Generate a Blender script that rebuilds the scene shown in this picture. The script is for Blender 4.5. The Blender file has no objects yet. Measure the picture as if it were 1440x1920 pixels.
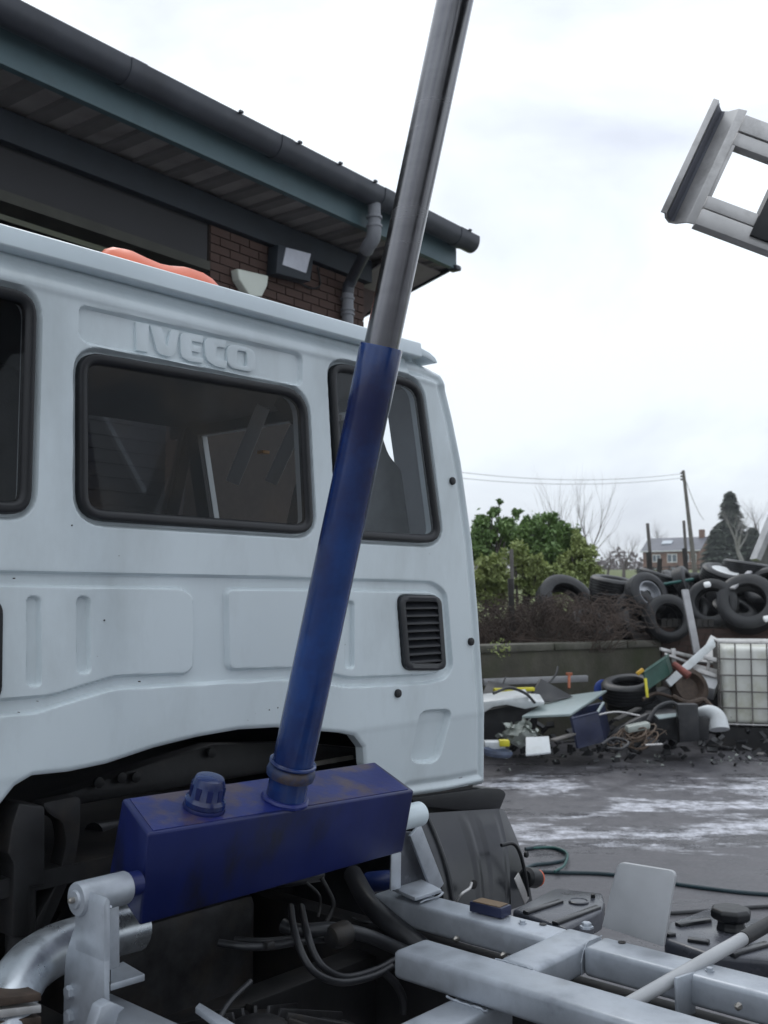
import bpy, bmesh, math, random
import numpy as np
from mathutils import Vector, Matrix, noise
random.seed(7)
SC = bpy.context.scene
COL = SC.collection
V = Vector

# ------------------------------------------------------------------ camera
FPX = 1930.0; PITCH = math.atan(158 / FPX); EYE = 1.75
cam_d = bpy.data.cameras.new("camera"); cam = bpy.data.objects.new("camera", cam_d); COL.objects.link(cam)
cam.location = (0, 0, EYE); cam.rotation_euler = (math.pi / 2 + PITCH, 0, 0)
cam_d.sensor_fit = 'VERTICAL'; cam_d.sensor_height = 36; cam_d.sensor_width = 27
cam_d.lens = 36 * FPX / 1920; cam_d.clip_start = 0.05; cam_d.clip_end = 3000
cam_d.dof.use_dof = True; cam_d.dof.focus_distance = 2.6; cam_d.dof.aperture_fstop = 7.0
SC.camera = cam
# ------------------------------------------------------------------ sky, sun, exposure
SUN_EL, SUN_AZ = math.radians(48), math.radians(-18)   # veiled sun high in front, a little left
w = bpy.data.worlds.new("World"); SC.world = w; w.use_nodes = True
nt = w.node_tree; nt.nodes.clear()
def nd(t, **k):
    n = nt.nodes.new(t)
    for a, b in k.items(): setattr(n, a, b)
    return n
out = nd('ShaderNodeOutputWorld'); bg = nd('ShaderNodeBackground')
sky = nd('ShaderNodeTexSky', sky_type='NISHITA', sun_disc=False, sun_elevation=SUN_EL, sun_rotation=SUN_AZ)
tc = nd('ShaderNodeTexCoord'); mp = nd('ShaderNodeMapping'); mp.inputs['Scale'].default_value = (1, 1, 2.2)
n1 = nd('ShaderNodeTexNoise'); n1.inputs['Scale'].default_value = 1.7; n1.inputs['Detail'].default_value = 6; n1.inputs['Roughness'].default_value = .5
n1.inputs['Distortion'].default_value = .4
rp = nd('ShaderNodeValToRGB'); rp.color_ramp.elements[0].position = .36; rp.color_ramp.elements[1].position = .58
rp.color_ramp.elements[0].color = (5.4, 5.75, 6.9, 1); rp.color_ramp.elements[1].color = (9.7, 10.4, 11.0, 1)
mx = nd('ShaderNodeMixRGB'); mx.inputs[0].default_value = .93
L_ = nt.links.new
L_(tc.outputs['Generated'], mp.inputs[0]); L_(mp.outputs[0], n1.inputs['Vector']); L_(n1.outputs['Fac'], rp.inputs[0])
dt = nd('ShaderNodeVectorMath', operation='DOT_PRODUCT'); L_(tc.outputs['Generated'], dt.inputs[0])
dt.inputs[1].default_value = (math.sin(SUN_AZ) * math.cos(SUN_EL), math.cos(SUN_AZ) * math.cos(SUN_EL), math.sin(SUN_EL))
mr = nd('ShaderNodeMapRange', interpolation_type='SMOOTHSTEP'); mr.inputs['From Min'].default_value = -.35; mr.inputs['From Max'].default_value = .75
mr.inputs['To Min'].default_value = .95; mr.inputs['To Max'].default_value = 1.04; L_(dt.outputs['Value'], mr.inputs['Value'])
sz = nd('ShaderNodeSeparateXYZ'); L_(tc.outputs['Generated'], sz.inputs[0])      # overcast sky: brighter overhead than at the horizon
mz = nd('ShaderNodeMapRange'); L_(sz.outputs['Z'], mz.inputs['Value']); mz.inputs['To Min'].default_value = .88; mz.inputs['To Max'].default_value = 1.42
mm_ = nd('ShaderNodeMath', operation='MULTIPLY'); L_(mr.outputs[0], mm_.inputs[0]); L_(mz.outputs[0], mm_.inputs[1])
vm = nd('ShaderNodeVectorMath', operation='SCALE'); L_(rp.outputs[0], vm.inputs[0]); L_(mm_.outputs[0], vm.inputs['Scale'])
L_(sky.outputs[0], mx.inputs[1]); L_(vm.outputs[0], mx.inputs[2]); L_(mx.outputs[0], bg.inputs[0]); L_(bg.outputs[0], out.inputs[0])
bg.inputs[1].default_value = .1
sd = bpy.data.lights.new("sun", 'SUN'); so = bpy.data.objects.new("sun", sd); COL.objects.link(so)
sd.energy = .5; sd.angle = math.radians(25); sd.color = (1, .97, .93)
SDIR = Vector((math.sin(SUN_AZ) * math.cos(SUN_EL), math.cos(SUN_AZ) * math.cos(SUN_EL), math.sin(SUN_EL)))
so.rotation_euler = SDIR.to_track_quat('Z', 'Y').to_euler()
SC.view_settings.view_transform = 'Standard'; SC.view_settings.look = 'None'
SC.view_settings.exposure = 0.08; SC.view_settings.gamma = 1; SC.view_settings.use_curve_mapping = False

# ------------------------------------------------------------------ frames and photo geometry
class Fr:
    def __init__(s, deg):
        t = math.radians(deg); s.L = V((math.sin(t), math.cos(t), 0)); s.N = V((-math.cos(t), math.sin(t), 0))
    def __call__(s, a, d, z): return s.L * a + s.N * d + V((0, 0, z))
TR = Fr(41.87); BD = Fr(37.6)
WF = lambda a, b, c: V((a, b, c))
Z = V((0, 0, 1))
def ray(x, y):
    a = (x - 720) / FPX; b = (960 - y) / FPX
    return V((a, math.cos(PITCH) - b * math.sin(PITCH), math.sin(PITCH) + b * math.cos(PITCH)))
CO = V((0, 0, EYE))
def PZ(x, y, z): r = ray(x, y); return CO + r * ((z - EYE) / r.z)
def PY(x, y, Y): r = ray(x, y); return CO + r * (Y / r.y)
def PD(x, y, d, fr=None): fr = fr or TR; r = ray(x, y); return CO + r * (d / r.dot(fr.N))
def PS(x, y, s, fr=None): fr = fr or TR; r = ray(x, y); return CO + r * (s / r.dot(fr.L))
def sdz(p, fr=None): fr = fr or TR; return (p.dot(fr.L), p.dot(fr.N), p.z)

# ------------------------------------------------------------------ mesh helper
class G:
    def __init__(s): s.v = []; s.f = []
    def add(s, vs, fs):
        o = len(s.v); s.v += [V(p) for p in vs]; s.f += [tuple(i + o for i in f) for f in fs]; return s
    def hexa(s, c):  # 8 corners: bottom 4 loop, top 4 loop
        return s.add(c, [(0, 3, 2, 1), (4, 5, 6, 7), (0, 1, 5, 4), (1, 2, 6, 5), (2, 3, 7, 6), (3, 0, 4, 7)])
    def box(s, a, b, fr=WF):
        x0, y0, z0 = a; x1, y1, z1 = b
        return s.hexa([fr(x0, y0, z0), fr(x1, y0, z0), fr(x1, y1, z0), fr(x0, y1, z0), fr(x0, y0, z1), fr(x1, y0, z1), fr(x1, y1, z1), fr(x0, y1, z1)])
    def obox(s, c, ax, ay, az):
        c = V(c); r = []
        for k in (-1, 1):
            for i, j in ((-1, -1), (1, -1), (1, 1), (-1, 1)): r.append(c + ax * i + ay * j + az * k)
        return s.hexa(r)
    def bar(s, p, q, wx, wz, up=Z):
        p = V(p); q = V(q); d = (q - p); side = d.cross(up).normalized(); u = side.cross(d).normalized()
        return s.obox((p + q) / 2, side * wx / 2, d / 2, u * wz / 2)
    def prism(s, pts, vec):
        n = len(pts); vec = V(vec); pts = [V(p) for p in pts]
        fs = [tuple(range(n - 1, -1, -1)), tuple(range(n, 2 * n))] + [(i, (i + 1) % n, n + (i + 1) % n, n + i) for i in range(n)]
        return s.add(pts + [p + vec for p in pts], fs)
    def tube(s, pts, r, n=10, closed=False, cap=True):
        pts = [V(p) for p in pts]; m = len(pts)
        rs = r if isinstance(r, (list, tuple)) else [r] * m
        vs = []; ref = None
        for i, p in enumerate(pts):
            if closed: t = pts[(i + 1) % m] - pts[i - 1]
            else: t = pts[min(i + 1, m - 1)] - pts[max(i - 1, 0)]
            t.normalize()
            if ref is None:
                ref = t.orthogonal().normalized()
            ref = (ref - t * ref.dot(t)).normalized(); b = t.cross(ref)
            for k in range(n):
                a = 2 * math.pi * k / n; vs.append(p + (ref * math.cos(a) + b * math.sin(a)) * rs[i])
        fs = []
        for i in range(m if closed else m - 1):
            j = (i + 1) % m
            for k in range(n): fs.append((i * n + k, i * n + (k + 1) % n, j * n + (k + 1) % n, j * n + k))
        if cap and not closed: fs += [tuple(range(n - 1, -1, -1)), tuple(range((m - 1) * n, m * n))]
        return s.add(vs, fs)
    def lathe(s, c, ax, prof, n=32, closed=False):
        c = V(c); ax = V(ax).normalized(); a = ax.orthogonal().normalized(); b = ax.cross(a); vs = []
        for r, h in prof:
            for k in range(n):
                t = 2 * math.pi * k / n; vs.append(c + ax * h + (a * math.cos(t) + b * math.sin(t)) * max(r, 1e-5))
        m = len(prof); fs = []
        for i in range(m if closed else m - 1):
            j = (i + 1) % m
            for k in range(n): fs.append((i * n + k, i * n + (k + 1) % n, j * n + (k + 1) % n, j * n + k))
        if not closed: fs += [tuple(range(n - 1, -1, -1)), tuple(range((m - 1) * n, m * n))]
        return s.add(vs, fs)
    def grid(s, fn, nu, nv):
        vs = [fn(i / nu, j / nv) for i in range(nu + 1) for j in range(nv + 1)]
        return s.add(vs, [(i * (nv + 1) + j, (i + 1) * (nv + 1) + j, (i + 1) * (nv + 1) + j + 1, i * (nv + 1) + j + 1) for i in range(nu) for j in range(nv)])
    def build(s, name, m, parent=None, origin=None, bevel=0, seg=2, smooth=True, solid=0, merge=False):
        if origin is None:
            origin = parent['_o'] if parent is not None else None
            origin = V(origin) if origin is not None else sum(s.v, V()) / len(s.v)
        me = bpy.data.meshes.new(name); me.from_pydata([p - origin for p in s.v], [], s.f)
        bm = bmesh.new(); bm.from_mesh(me)
        if merge: bmesh.ops.remove_doubles(bm, verts=bm.verts, dist=1e-5)
        bmesh.ops.recalc_face_normals(bm, faces=bm.faces)
        if solid:
            bmesh.ops.solidify(bm, geom=bm.faces[:], thickness=solid)
            bmesh.ops.recalc_face_normals(bm, faces=bm.faces)
        if bevel:
            es = [e for e in bm.edges if len(e.link_faces) == 2 and e.calc_face_angle(0) > .5]
            bmesh.ops.bevel(bm, geom=es, offset=bevel, segments=seg, affect='EDGES', profile=.5, clamp_overlap=True)
        if smooth:
            for f in bm.faces: f.smooth = True
            for e in bm.edges:
                if len(e.link_faces) == 2 and e.calc_face_angle(0) > .6: e.smooth = False
        bm.to_mesh(me); bm.free(); me.materials.append(m)
        o = bpy.data.objects.new(name, me); COL.objects.link(o)
        if parent is not None: o.parent = parent; o['_o'] = tuple(origin)
        else: o.location = origin; o['_o'] = tuple(origin)
        return o
def tag(o, label=None, cat=None, group=None, kind=None):
    if label: o['label'] = label
    if cat: o['category'] = cat
    if group: o['group'] = group
    if kind: o['kind'] = kind
    return o
def thing(name, label, cat, loc, group=None):
    o = bpy.data.objects.new(name, None); COL.objects.link(o); o.location = loc; o['_o'] = tuple(loc)
    o.empty_display_size = .1
    return tag(o, label, cat, group)
def dup(root, loc=None, rot=None, scale=None, label=None):
    def cp(o, par):
        c = o.copy(); COL.objects.link(c)
        if par is not None: c.parent = par
        for ch in o.children: cp(ch, c)
        return c
    r = cp(root, None)
    if loc is not None: r.location = loc
    if rot is not None: r.rotation_euler = rot
    if scale is not None: r.scale = scale
    if label: r['label'] = label
    return r
def rnd(pts, r, n=6):  # round the corners of a 2D polygon
    out = []; m = len(pts)
    for i in range(m):
        p0, p, p1 = (np.array(pts[i - 1], float), np.array(pts[i], float), np.array(pts[(i + 1) % m], float))
        rr = r[i] if isinstance(r, (list, tuple)) else r
        a = p0 - p; b = p1 - p; la = np.linalg.norm(a); lb = np.linalg.norm(b); t = min(rr, la * .48, lb * .48)
        if t <= 0: out.append(tuple(p)); continue
        A = p + a / la * t; B = p + b / lb * t
        for k in range(n + 1):
            u = k / n; q = A * (1 - u) ** 2 + p * 2 * u * (1 - u) + B * u * u; out.append(tuple(q))
    return out
def spl(pts, n=6):  # catmull-rom
    pts = [V(p) for p in pts]; P = [pts[0] * 2 - pts[1]] + pts + [pts[-1] * 2 - pts[-2]]; o = []
    for i in range(1, len(P) - 2):
        for k in range(n):
            t = k / n; a, b, c, d = P[i - 1], P[i], P[i + 1], P[i + 2]
            o.append(.5 * ((2 * b) + (c - a) * t + (2 * a - 5 * b + 4 * c - d) * t * t + (3 * b - a - 3 * c + d) * t ** 3))
    o.append(pts[-1]); return o

# ------------------------------------------------------------------ materials
def mat(name, col, rough=.5, metal=0, var=.15, vs=6, dirt=None, da=.0, ds=3, dlo=.5, dhi=.65, bump=0, bs=60, col2=None,
        spec=.5, stretch=None, rvar=0, bdist=.002, coat=0):
    m = bpy.data.materials.new(name); m.use_nodes = True; T = m.node_tree; N = T.nodes; K = T.links.new
    P = N['Principled BSDF']; P.inputs['Roughness'].default_value = rough; P.inputs['Metallic'].default_value = metal
    P.inputs['Specular IOR Level'].default_value = spec
    if coat: P.inputs['Coat Weight'].default_value = coat; P.inputs['Coat Roughness'].default_value = .12
    tc = N.new('ShaderNodeTexCoord'); mp = N.new('ShaderNodeMapping'); K(tc.outputs['Object'], mp.inputs[0])
    if stretch: mp.inputs['Scale'].default_value = stretch
    nz = N.new('ShaderNodeTexNoise'); nz.inputs['Scale'].default_value = vs; nz.inputs['Detail'].default_value = 6; nz.inputs['Roughness'].default_value = .6
    K(mp.outputs[0], nz.inputs['Vector'])
    rp = N.new('ShaderNodeValToRGB'); rp.color_ramp.elements[0].position = .3; rp.color_ramp.elements[1].position = .7
    c2 = col2 or tuple(c * (1 + var) for c in col); c1 = col if col2 else tuple(c * (1 - var) for c in col)
    rp.color_ramp.elements[0].color = (*c1, 1); rp.color_ramp.elements[1].color = (*c2, 1)
    K(nz.outputs['Fac'], rp.inputs[0]); last = rp.outputs[0]
    if dirt:
        n2 = N.new('ShaderNodeTexNoise'); n2.inputs['Scale'].default_value = ds; n2.inputs['Detail'].default_value = 9; n2.inputs['Roughness'].default_value = .65
        K(mp.outputs[0], n2.inputs['Vector'])
        mr = N.new('ShaderNodeMapRange'); mr.inputs['From Min'].default_value = dlo; mr.inputs['From Max'].default_value = dhi; mr.inputs['To Max'].default_value = da
        K(n2.outputs['Fac'], mr.inputs['Value'])
        mx = N.new('ShaderNodeMixRGB'); mx.inputs[2].default_value = (*dirt, 1); K(mr.outputs[0], mx.inputs[0]); K(last, mx.inputs[1]); last = mx.outputs[0]
    K(last, P.inputs['Base Color'])
    if rvar:
        m2 = N.new('ShaderNodeMapRange'); m2.inputs['From Min'].default_value = .3; m2.inputs['From Max'].default_value = .7
        m2.inputs['To Min'].default_value = rough - rvar; m2.inputs['To Max'].default_value = rough + rvar
        K(nz.outputs['Fac'], m2.inputs['Value']); K(m2.outputs[0], P.inputs['Roughness'])
    if bump:
        n3 = N.new('ShaderNodeTexNoise'); n3.inputs['Scale'].default_value = bs; n3.inputs['Detail'].default_value = 4; K(mp.outputs[0], n3.inputs['Vector'])
        b = N.new('ShaderNodeBump'); b.inputs['Strength'].default_value = bump; b.inputs['Distance'].default_value = bdist
        K(n3.outputs['Fac'], b.inputs['Height']); K(b.outputs[0], P.inputs['Normal'])
    return m
M = {}
M['white'] = mat('cab_paint', (.70, .78, .81), .27, 0, .03, 2.2, dirt=(.36, .40, .40), da=.5, ds=3.6, dlo=.47, dhi=.8, bump=.06, bs=9, coat=.3, stretch=(1, 1, .45))
M['lip'] = mat('roof_lip_paint', (.68, .77, .81), .30, 0, .03, 4, dirt=(.4, .44, .42), da=.3, ds=5, dlo=.55, dhi=.8, coat=.3)
M['rubber'] = mat('window_rubber', (.008, .009, .011), .42, 0, .25, 14, bump=.1, bs=90)
M['plastic'] = mat('black_plastic', (.020, .022, .026), .28, 0, .3, 5, dirt=(.07, .07, .075), da=.4, ds=6, dlo=.48, dhi=.8, bump=.25, bs=220, bdist=.001)
M['groove'] = mat('shaded_groove', (.14, .145, .17), .5, .3, .2, 6)  # dark tone stands for the shade inside the end channel
M['greyplastic'] = mat('wet_grey_plastic', (.055, .06, .075), .3, 0, .3, 5, dirt=(.14, .14, .16), da=.6, ds=7, dlo=.45, dhi=.75, bump=.25, bs=120, rvar=.12)
M['blue'] = mat('blue_tank_paint', (.008, .016, .105), .40, 0, .4, 3, dirt=(.012, .012, .02), da=.8, ds=5, dlo=.5, dhi=.62, bump=.2, bs=25, rvar=.1, stretch=(1, 1, .35))
M['tubeblue'] = mat('blue_tube_paint', (.011, .052, .21), .26, 0, .3, 2.2, dirt=(.010, .014, .07), da=.9, ds=2.6, dlo=.42, dhi=.60, bump=.08, bs=16, coat=.3)
M['rustblue'] = mat('blue_paint_rusting', (.012, .022, .15), .36, 0, .3, 4, dirt=(.11, .075, .055), da=.7, ds=5, dlo=.48, dhi=.58, bump=.3, bs=60)
M['rust'] = mat('rusty_weld', (.065, .045, .033), .65, .2, .4, 25, bump=.5, bs=80)
M['collar'] = mat('oily_blue_weld', (.012, .03, .10), .5, 0, .4, 18, dirt=(.07, .048, .033), da=.85, ds=14, dlo=.44, dhi=.6, bump=.7, bs=90)
M['chrome'] = mat('hard_chrome', (.23, .23, .24), .24, 1, .1, 3, bump=.05, bs=80, stretch=(1, 1, 12), rvar=.05)
M['galv'] = mat('galvanised_steel', (.47, .505, .55), .42, .45, .2, 14, dirt=(.20, .22, .25), da=.8, ds=7, dlo=.5, dhi=.72, bump=.18, bs=45, rvar=.1)
M['galv2'] = mat('dull_galvanised_plate', (.46, .47, .48), .5, .3, .12, 7, dirt=(.6, .6, .6), da=.25, ds=6, dlo=.5, dhi=.75, bump=.15, bs=50, rvar=.1)
M['dirtyplate'] = mat('stained_dark_plate', (.09, .095, .11), .4, .4, .4, 9, dirt=(.3, .32, .35), da=.6, ds=14, dlo=.55, dhi=.75)
M['alu'] = mat('dirty_aluminium', (.56, .55, .54), .45, .5, .15, 6, dirt=(.15, .14, .13), da=.6, ds=8, dlo=.52, dhi=.75, bump=.15, bs=40)
M['pipe'] = mat('galvanised_pipe_polished', (.62, .66, .70), .32, .8, .2, 10, dirt=(.12, .14, .17), da=.7, ds=9, dlo=.5, dhi=.7, bump=.3, bs=25, rvar=.12)
M['dark'] = mat('greasy_black_metal', (.018, .018, .019), .5, .2, .4, 8, dirt=(.05, .04, .032), da=.7, ds=6, dlo=.5, dhi=.7, bump=.4, bs=40)
M['engine'] = mat('dusty_engine_metal', (.038, .038, .04), .5, .5, .5, 12, dirt=(.07, .058, .045), da=.6, ds=9, dlo=.5, dhi=.7, bump=.5, bs=60)
M['hose'] = mat('rubber_hose', (.02, .021, .024), .4, 0, .3, 12, bump=.2, bs=80)
M['brass'] = mat('zinc_fitting', (.35, .33, .30), .35, .9, .2, 20)
M['bluehose'] = mat('blue_hose', (.015, .03, .12), .35, 0, .2, 10)
M['interior'] = mat('grey_cab_trim', (.34, .36, .39), .7, 0, .10, 5, bump=.2, bs=120)
M['amber'] = mat('glint_amber', (.9, .42, .05), .3)
M['seat'] = mat('grey_seat_cloth', (.12, .13, .135), .85, 0, .2, 12, bump=.3, bs=200)
M['orange'] = mat('orange_plastic', (.72, .13, .045), .38, 0, .1, 6, bump=.08, bs=20)
M['fascia'] = mat('blue_green_fascia', (.09, .145, .16), .45, 0, .12, 3, dirt=(.05, .06, .06), da=.6, ds=3, dlo=.5, dhi=.75)
M['gutter'] = mat('dark_grey_gutter', (.045, .05, .062), .42, 0, .2, 3, dirt=(.10, .11, .12), da=.4, ds=4, dlo=.5, dhi=.75)
M['pipegrey'] = mat('grey_pvc_downpipe', (.22, .23, .25), .5, 0, .1, 6, dirt=(.1, .1, .1), da=.5, ds=6, dlo=.5, dhi=.75)
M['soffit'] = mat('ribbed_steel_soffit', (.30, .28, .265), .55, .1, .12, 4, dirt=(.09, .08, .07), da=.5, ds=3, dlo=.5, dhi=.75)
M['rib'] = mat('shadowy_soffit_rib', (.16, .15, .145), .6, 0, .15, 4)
M['beam'] = mat('dark_blue_beam', (.020, .027, .036), .6, 0, .2, 3)
M['door'] = mat('dark_roller_door', (.010, .010, .012), .5, .1, .2, 2)
M['olive'] = mat('olive_lintel', (.045, .045, .035), .7, 0, .3, 3)
M['brick'] = mat('red_brown_brick', (.09, .05, .038), .85, 0, .35, 1.5, col2=(.055, .038, .033), bump=.5, bs=60)
M['mortar'] = mat('old_mortar', (.055, .046, .04), .9, 0, .2, 20, bump=.4, bs=80)
M['lampwhite'] = mat('off_white_lamp_glass', (.66, .70, .62), .35, 0, .05, 6)
M['panelwhite'] = mat('floodlight_glass', (.58, .60, .66), .2, 0, .08, 12)
M['concrete'] = mat('mossy_concrete', (.085, .08, .062), .85, 0, .3, 2.5, dirt=(.045, .055, .022), da=.85, ds=1.4, dlo=.42, dhi=.66, bump=.5, bs=30, bdist=.01)
M['coping'] = mat('concrete_coping', (.12, .115, .095), .8, 0, .3, 4, dirt=(.04, .045, .025), da=.8, ds=3, dlo=.45, dhi=.7, bump=.5, bs=30, bdist=.01)
M['tyre'] = mat('old_tyre_rubber', (.011, .012, .014), .42, 0, .3, 6, dirt=(.03, .028, .026), da=.6, ds=4, dlo=.5, dhi=.75, bump=.6, bs=45, bdist=.006)
M['rimmetal'] = mat('dull_alloy', (.35, .36, .38), .4, .8, .2, 9)
M['earth'] = mat('dark_soil', (.035, .03, .022), .95, 0, .4, 6, bump=1, bs=14, bdist=.03)
M['bark'] = mat('grey_bark', (.115, .10, .095), .9, 0, .3, 6)
M['palebark'] = mat('pale_bark', (.30, .29, .28), .85, 0, .2, 6)
M['twig'] = mat('brown_twigs', (.15, .125, .125), .9, 0, .3, 2)
M['bramble'] = mat('dry_bramble', (.075, .055, .045), .9, 0, .45, 3)
M['dkgreen'] = mat('dark_evergreen_leaves', (.075, .15, .045), .5, 0, .6, 3, col2=(.24, .36, .12))
M['ylgreen'] = mat('yellow_green_leaves', (.19, .25, .08), .6, 0, .5, 3, col2=(.42, .48, .18))
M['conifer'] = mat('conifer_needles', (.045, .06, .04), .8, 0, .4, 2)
M['post'] = mat('weathered_post', (.16, .15, .14), .85, 0, .3, 3)
M['darkpost'] = mat('dark_post', (.04, .038, .036), .85, 0, .3, 3)
M['palemetal'] = mat('pale_angle_iron', (.36, .36, .37), .5, .3, .2, 5)
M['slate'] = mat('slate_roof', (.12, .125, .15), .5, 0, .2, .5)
M['housebrick'] = mat('house_brick', (.22, .13, .095), .9, 0, .25, .8)
M['upvc'] = mat('white_window_frame', (.75, .76, .76), .4, 0, .03, 5)
M['winglass'] = mat('house_window_glass', (.12, .15, .18), .1, 0, .1, 5)
M['wire'] = mat('overhead_wire', (.3, .3, .33), .6)
M['palegreen'] = mat('pale_grey_green_sheet', (.34, .41, .41), .35, 0, .1, 4, dirt=(.2, .22, .2), da=.5, ds=4, dlo=.5, dhi=.8)
M['offwhite'] = mat('scuffed_white', (.60, .63, .64), .4, 0, .08, 4, dirt=(.25, .24, .2), da=.5, ds=5, dlo=.5, dhi=.8)
M['ibcplastic'] = mat('cloudy_white_plastic', (.74, .75, .70), .4, 0, .06, 3, dirt=(.40, .40, .24), da=.8, ds=2, dlo=.47, dhi=.68)
M['navy'] = mat('navy_crate_plastic', (.018, .024, .06), .4, 0, .3, 6)
M['crategreen'] = mat('green_crate_plastic', (.025, .085, .065), .45, 0, .3, 6, dirt=(.1, .1, .08), da=.5, ds=6, dlo=.5, dhi=.75)
M['yellow'] = mat('bright_yellow', (.62, .55, .03), .5, 0, .15, 8)
M['ywarm'] = mat('orange_yellow', (.65, .38, .03), .5, 0, .15, 8)
M['signblue'] = mat('blue_disc', (.02, .06, .30), .4, 0, .15, 8)
M['redbrown'] = mat('faded_red_steel', (.22, .065, .05), .6, .1, .3, 12)
M['orangerust'] = mat('orange_steel', (.38, .12, .06), .6, .1, .2, 12)
M['bag'] = mat('grey_plastic_bag', (.33, .36, .33), .4, 0, .2, 9, bump=.3, bs=30)
M['black'] = mat('scrap_black', (.02, .021, .024), .45, 0, .4, 6, dirt=(.06, .055, .05), da=.6, ds=5, dlo=.5, dhi=.75, bump=.3, bs=40)
M['copper'] = mat('cable_scrap', (.12, .085, .06), .6, .2, .5, 14)
M['wood'] = mat('stained_wood', (.22, .15, .085), .7, 0, .3, 14, dirt=(.07, .06, .05), da=.6, ds=12, dlo=.5, dhi=.7)
M['dullblue'] = mat('dull_blue_grey', (.07, .09, .14), .5, 0, .3, 9)
M['hosegreen'] = mat('teal_green_hose', (.015, .095, .085), .4, 0, .2, 8)
M['hoseteal'] = mat('dark_teal_hose', (.012, .035, .045), .35, 0, .2, 8)
M['graywall'] = mat('pebbledash_wall', (.17, .17, .165), .9, 0, .2, 20, bump=.4, bs=30)
M['grass'] = mat('rough_grass', (.085, .11, .035), .95, 0, .4, .6, col2=(.15, .17, .06), bump=.6, bs=8, bdist=.05)
M['solar'] = mat('skylight_glass', (.5, .55, .6), .15, 0, .05, 4)
def glassmat(name, tint, gloss, dirt, dcol=(.12, .11, .09), dlo=.35):
    m = bpy.data.materials.new(name); m.use_nodes = True; T = m.node_tree; N = T.nodes; K = T.links.new; N.remove(N['Principled BSDF'])
    o = N['Material Output']; tr = N.new('ShaderNodeBsdfTransparent'); tr.inputs[0].default_value = (*tint, 1)
    gl = N.new('ShaderNodeBsdfGlossy'); gl.inputs['Roughness'].default_value = .03; gl.inputs[0].default_value = (.9, .95, 1, 1)
    fr = N.new('ShaderNodeLayerWeight'); p5 = N.new('ShaderNodeMath'); p5.operation = 'POWER'; p5.inputs[1].default_value = 4; K(fr.outputs['Facing'], p5.inputs[0])
    mm = N.new('ShaderNodeMath'); mm.operation = 'MULTIPLY_ADD'; mm.inputs[1].default_value = .9 * gloss; mm.inputs[2].default_value = .05 * gloss; K(p5.outputs[0], mm.inputs[0])
    a = N.new('ShaderNodeMixShader'); K(mm.outputs[0], a.inputs[0]); K(tr.outputs[0], a.inputs[1]); K(gl.outputs[0], a.inputs[2])
    df = N.new('ShaderNodeBsdfDiffuse'); df.inputs[0].default_value = (*dcol, 1)
    tc = N.new('ShaderNodeTexCoord'); nz = N.new('ShaderNodeTexNoise'); nz.inputs['Scale'].default_value = 5; nz.inputs['Detail'].default_value = 8
    K(tc.outputs['Object'], nz.inputs['Vector']); mr = N.new('ShaderNodeMapRange'); mr.inputs['From Min'].default_value = dlo; mr.inputs['From Max'].default_value = .75
    mr.inputs['To Max'].default_value = dirt; K(nz.outputs['Fac'], mr.inputs['Value'])
    b = N.new('ShaderNodeMixShader'); K(mr.outputs[0], b.inputs[0]); K(a.outputs[0], b.inputs[1]); K(df.outputs[0], b.inputs[2]); K(b.outputs[0], o.inputs[0])
    return m
M['glass'] = glassmat('cab_window_glass', (.52, .51, .51), .30, .22, (.15, .115, .08), .46)
M['glassr'] = glassmat('cab_corner_glass', (.88, .90, .92), .6, .14, (.22, .24, .26), .5)
M['glassclear'] = glassmat('cab_side_glass', (.9, .92, .94), 1.0, .04)
# asphalt with whitish colour patches and smoother wet ones
m = bpy.data.materials.new('wet_asphalt'); m.use_nodes = True; T = m.node_tree; N = T.nodes; K = T.links.new; P = N['Principled BSDF']
tc = N.new('ShaderNodeTexCoord'); mp = N.new('ShaderNodeMapping'); K(tc.outputs['Object'], mp.inputs[0])
mp.inputs['Rotation'].default_value = (0, 0, math.radians(-8)); mp.inputs['Scale'].default_value = (.5, 1.3, 1)
def noi(sc, det, rg, src=mp.outputs[0], dist=0):
    n = N.new('ShaderNodeTexNoise'); n.inputs['Scale'].default_value = sc; n.inputs['Detail'].default_value = det; n.inputs['Roughness'].default_value = rg
    n.inputs['Distortion'].default_value = dist; K(src, n.inputs['Vector']); return n.outputs['Fac']
def mrng(v, a, b, c=0, d=1):
    n = N.new('ShaderNodeMapRange'); K(v, n.inputs['Value'])
    for k, x in zip(('From Min', 'From Max', 'To Min', 'To Max'), (a, b, c, d)): n.inputs[k].default_value = x
    return n.outputs[0]
def mth(op, a, b):
    n = N.new('ShaderNodeMath'); n.operation = op
    for i, x in enumerate((a, b)):
        if isinstance(x, (int, float)): n.inputs[i].default_value = x
        else: K(x, n.inputs[i])
    return n.outputs[0]
big = noi(.9, 9, .68, dist=.3); fine = noi(55, 4, .7, tc.outputs['Object']); mid = noi(5, 8, .75, tc.outputs['Object'])
sx = N.new('ShaderNodeSeparateXYZ'); K(tc.outputs['Object'], sx.inputs[0])
zone = mth('MULTIPLY', mrng(sx.outputs[1], 6.6, 8.0), mrng(sx.outputs[1], 10.6, 9.9))
zone = mth('MULTIPLY', zone, .17)
v_ = mth('ADD', mth('ADD', big, zone), mth('MULTIPLY', mid, .22))
mask = mrng(mth('ADD', v_, mth('MULTIPLY', fine, .10)), .808, .88); mask = mth('MULTIPLY', mask, mrng(noi(9, 8, .8, tc.outputs['Object']), .38, .56, .12, 1))
base = N.new('ShaderNodeValToRGB'); base.color_ramp.elements[0].position = .35; base.color_ramp.elements[1].position = .68
base.color_ramp.elements[0].color = (.066, .064, .073, 1); base.color_ramp.elements[1].color = (.15, .145, .155, 1); K(mth('ADD', mth('MULTIPLY', mid, .6), mth('MULTIPLY', fine, .4)), base.inputs[0])
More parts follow.
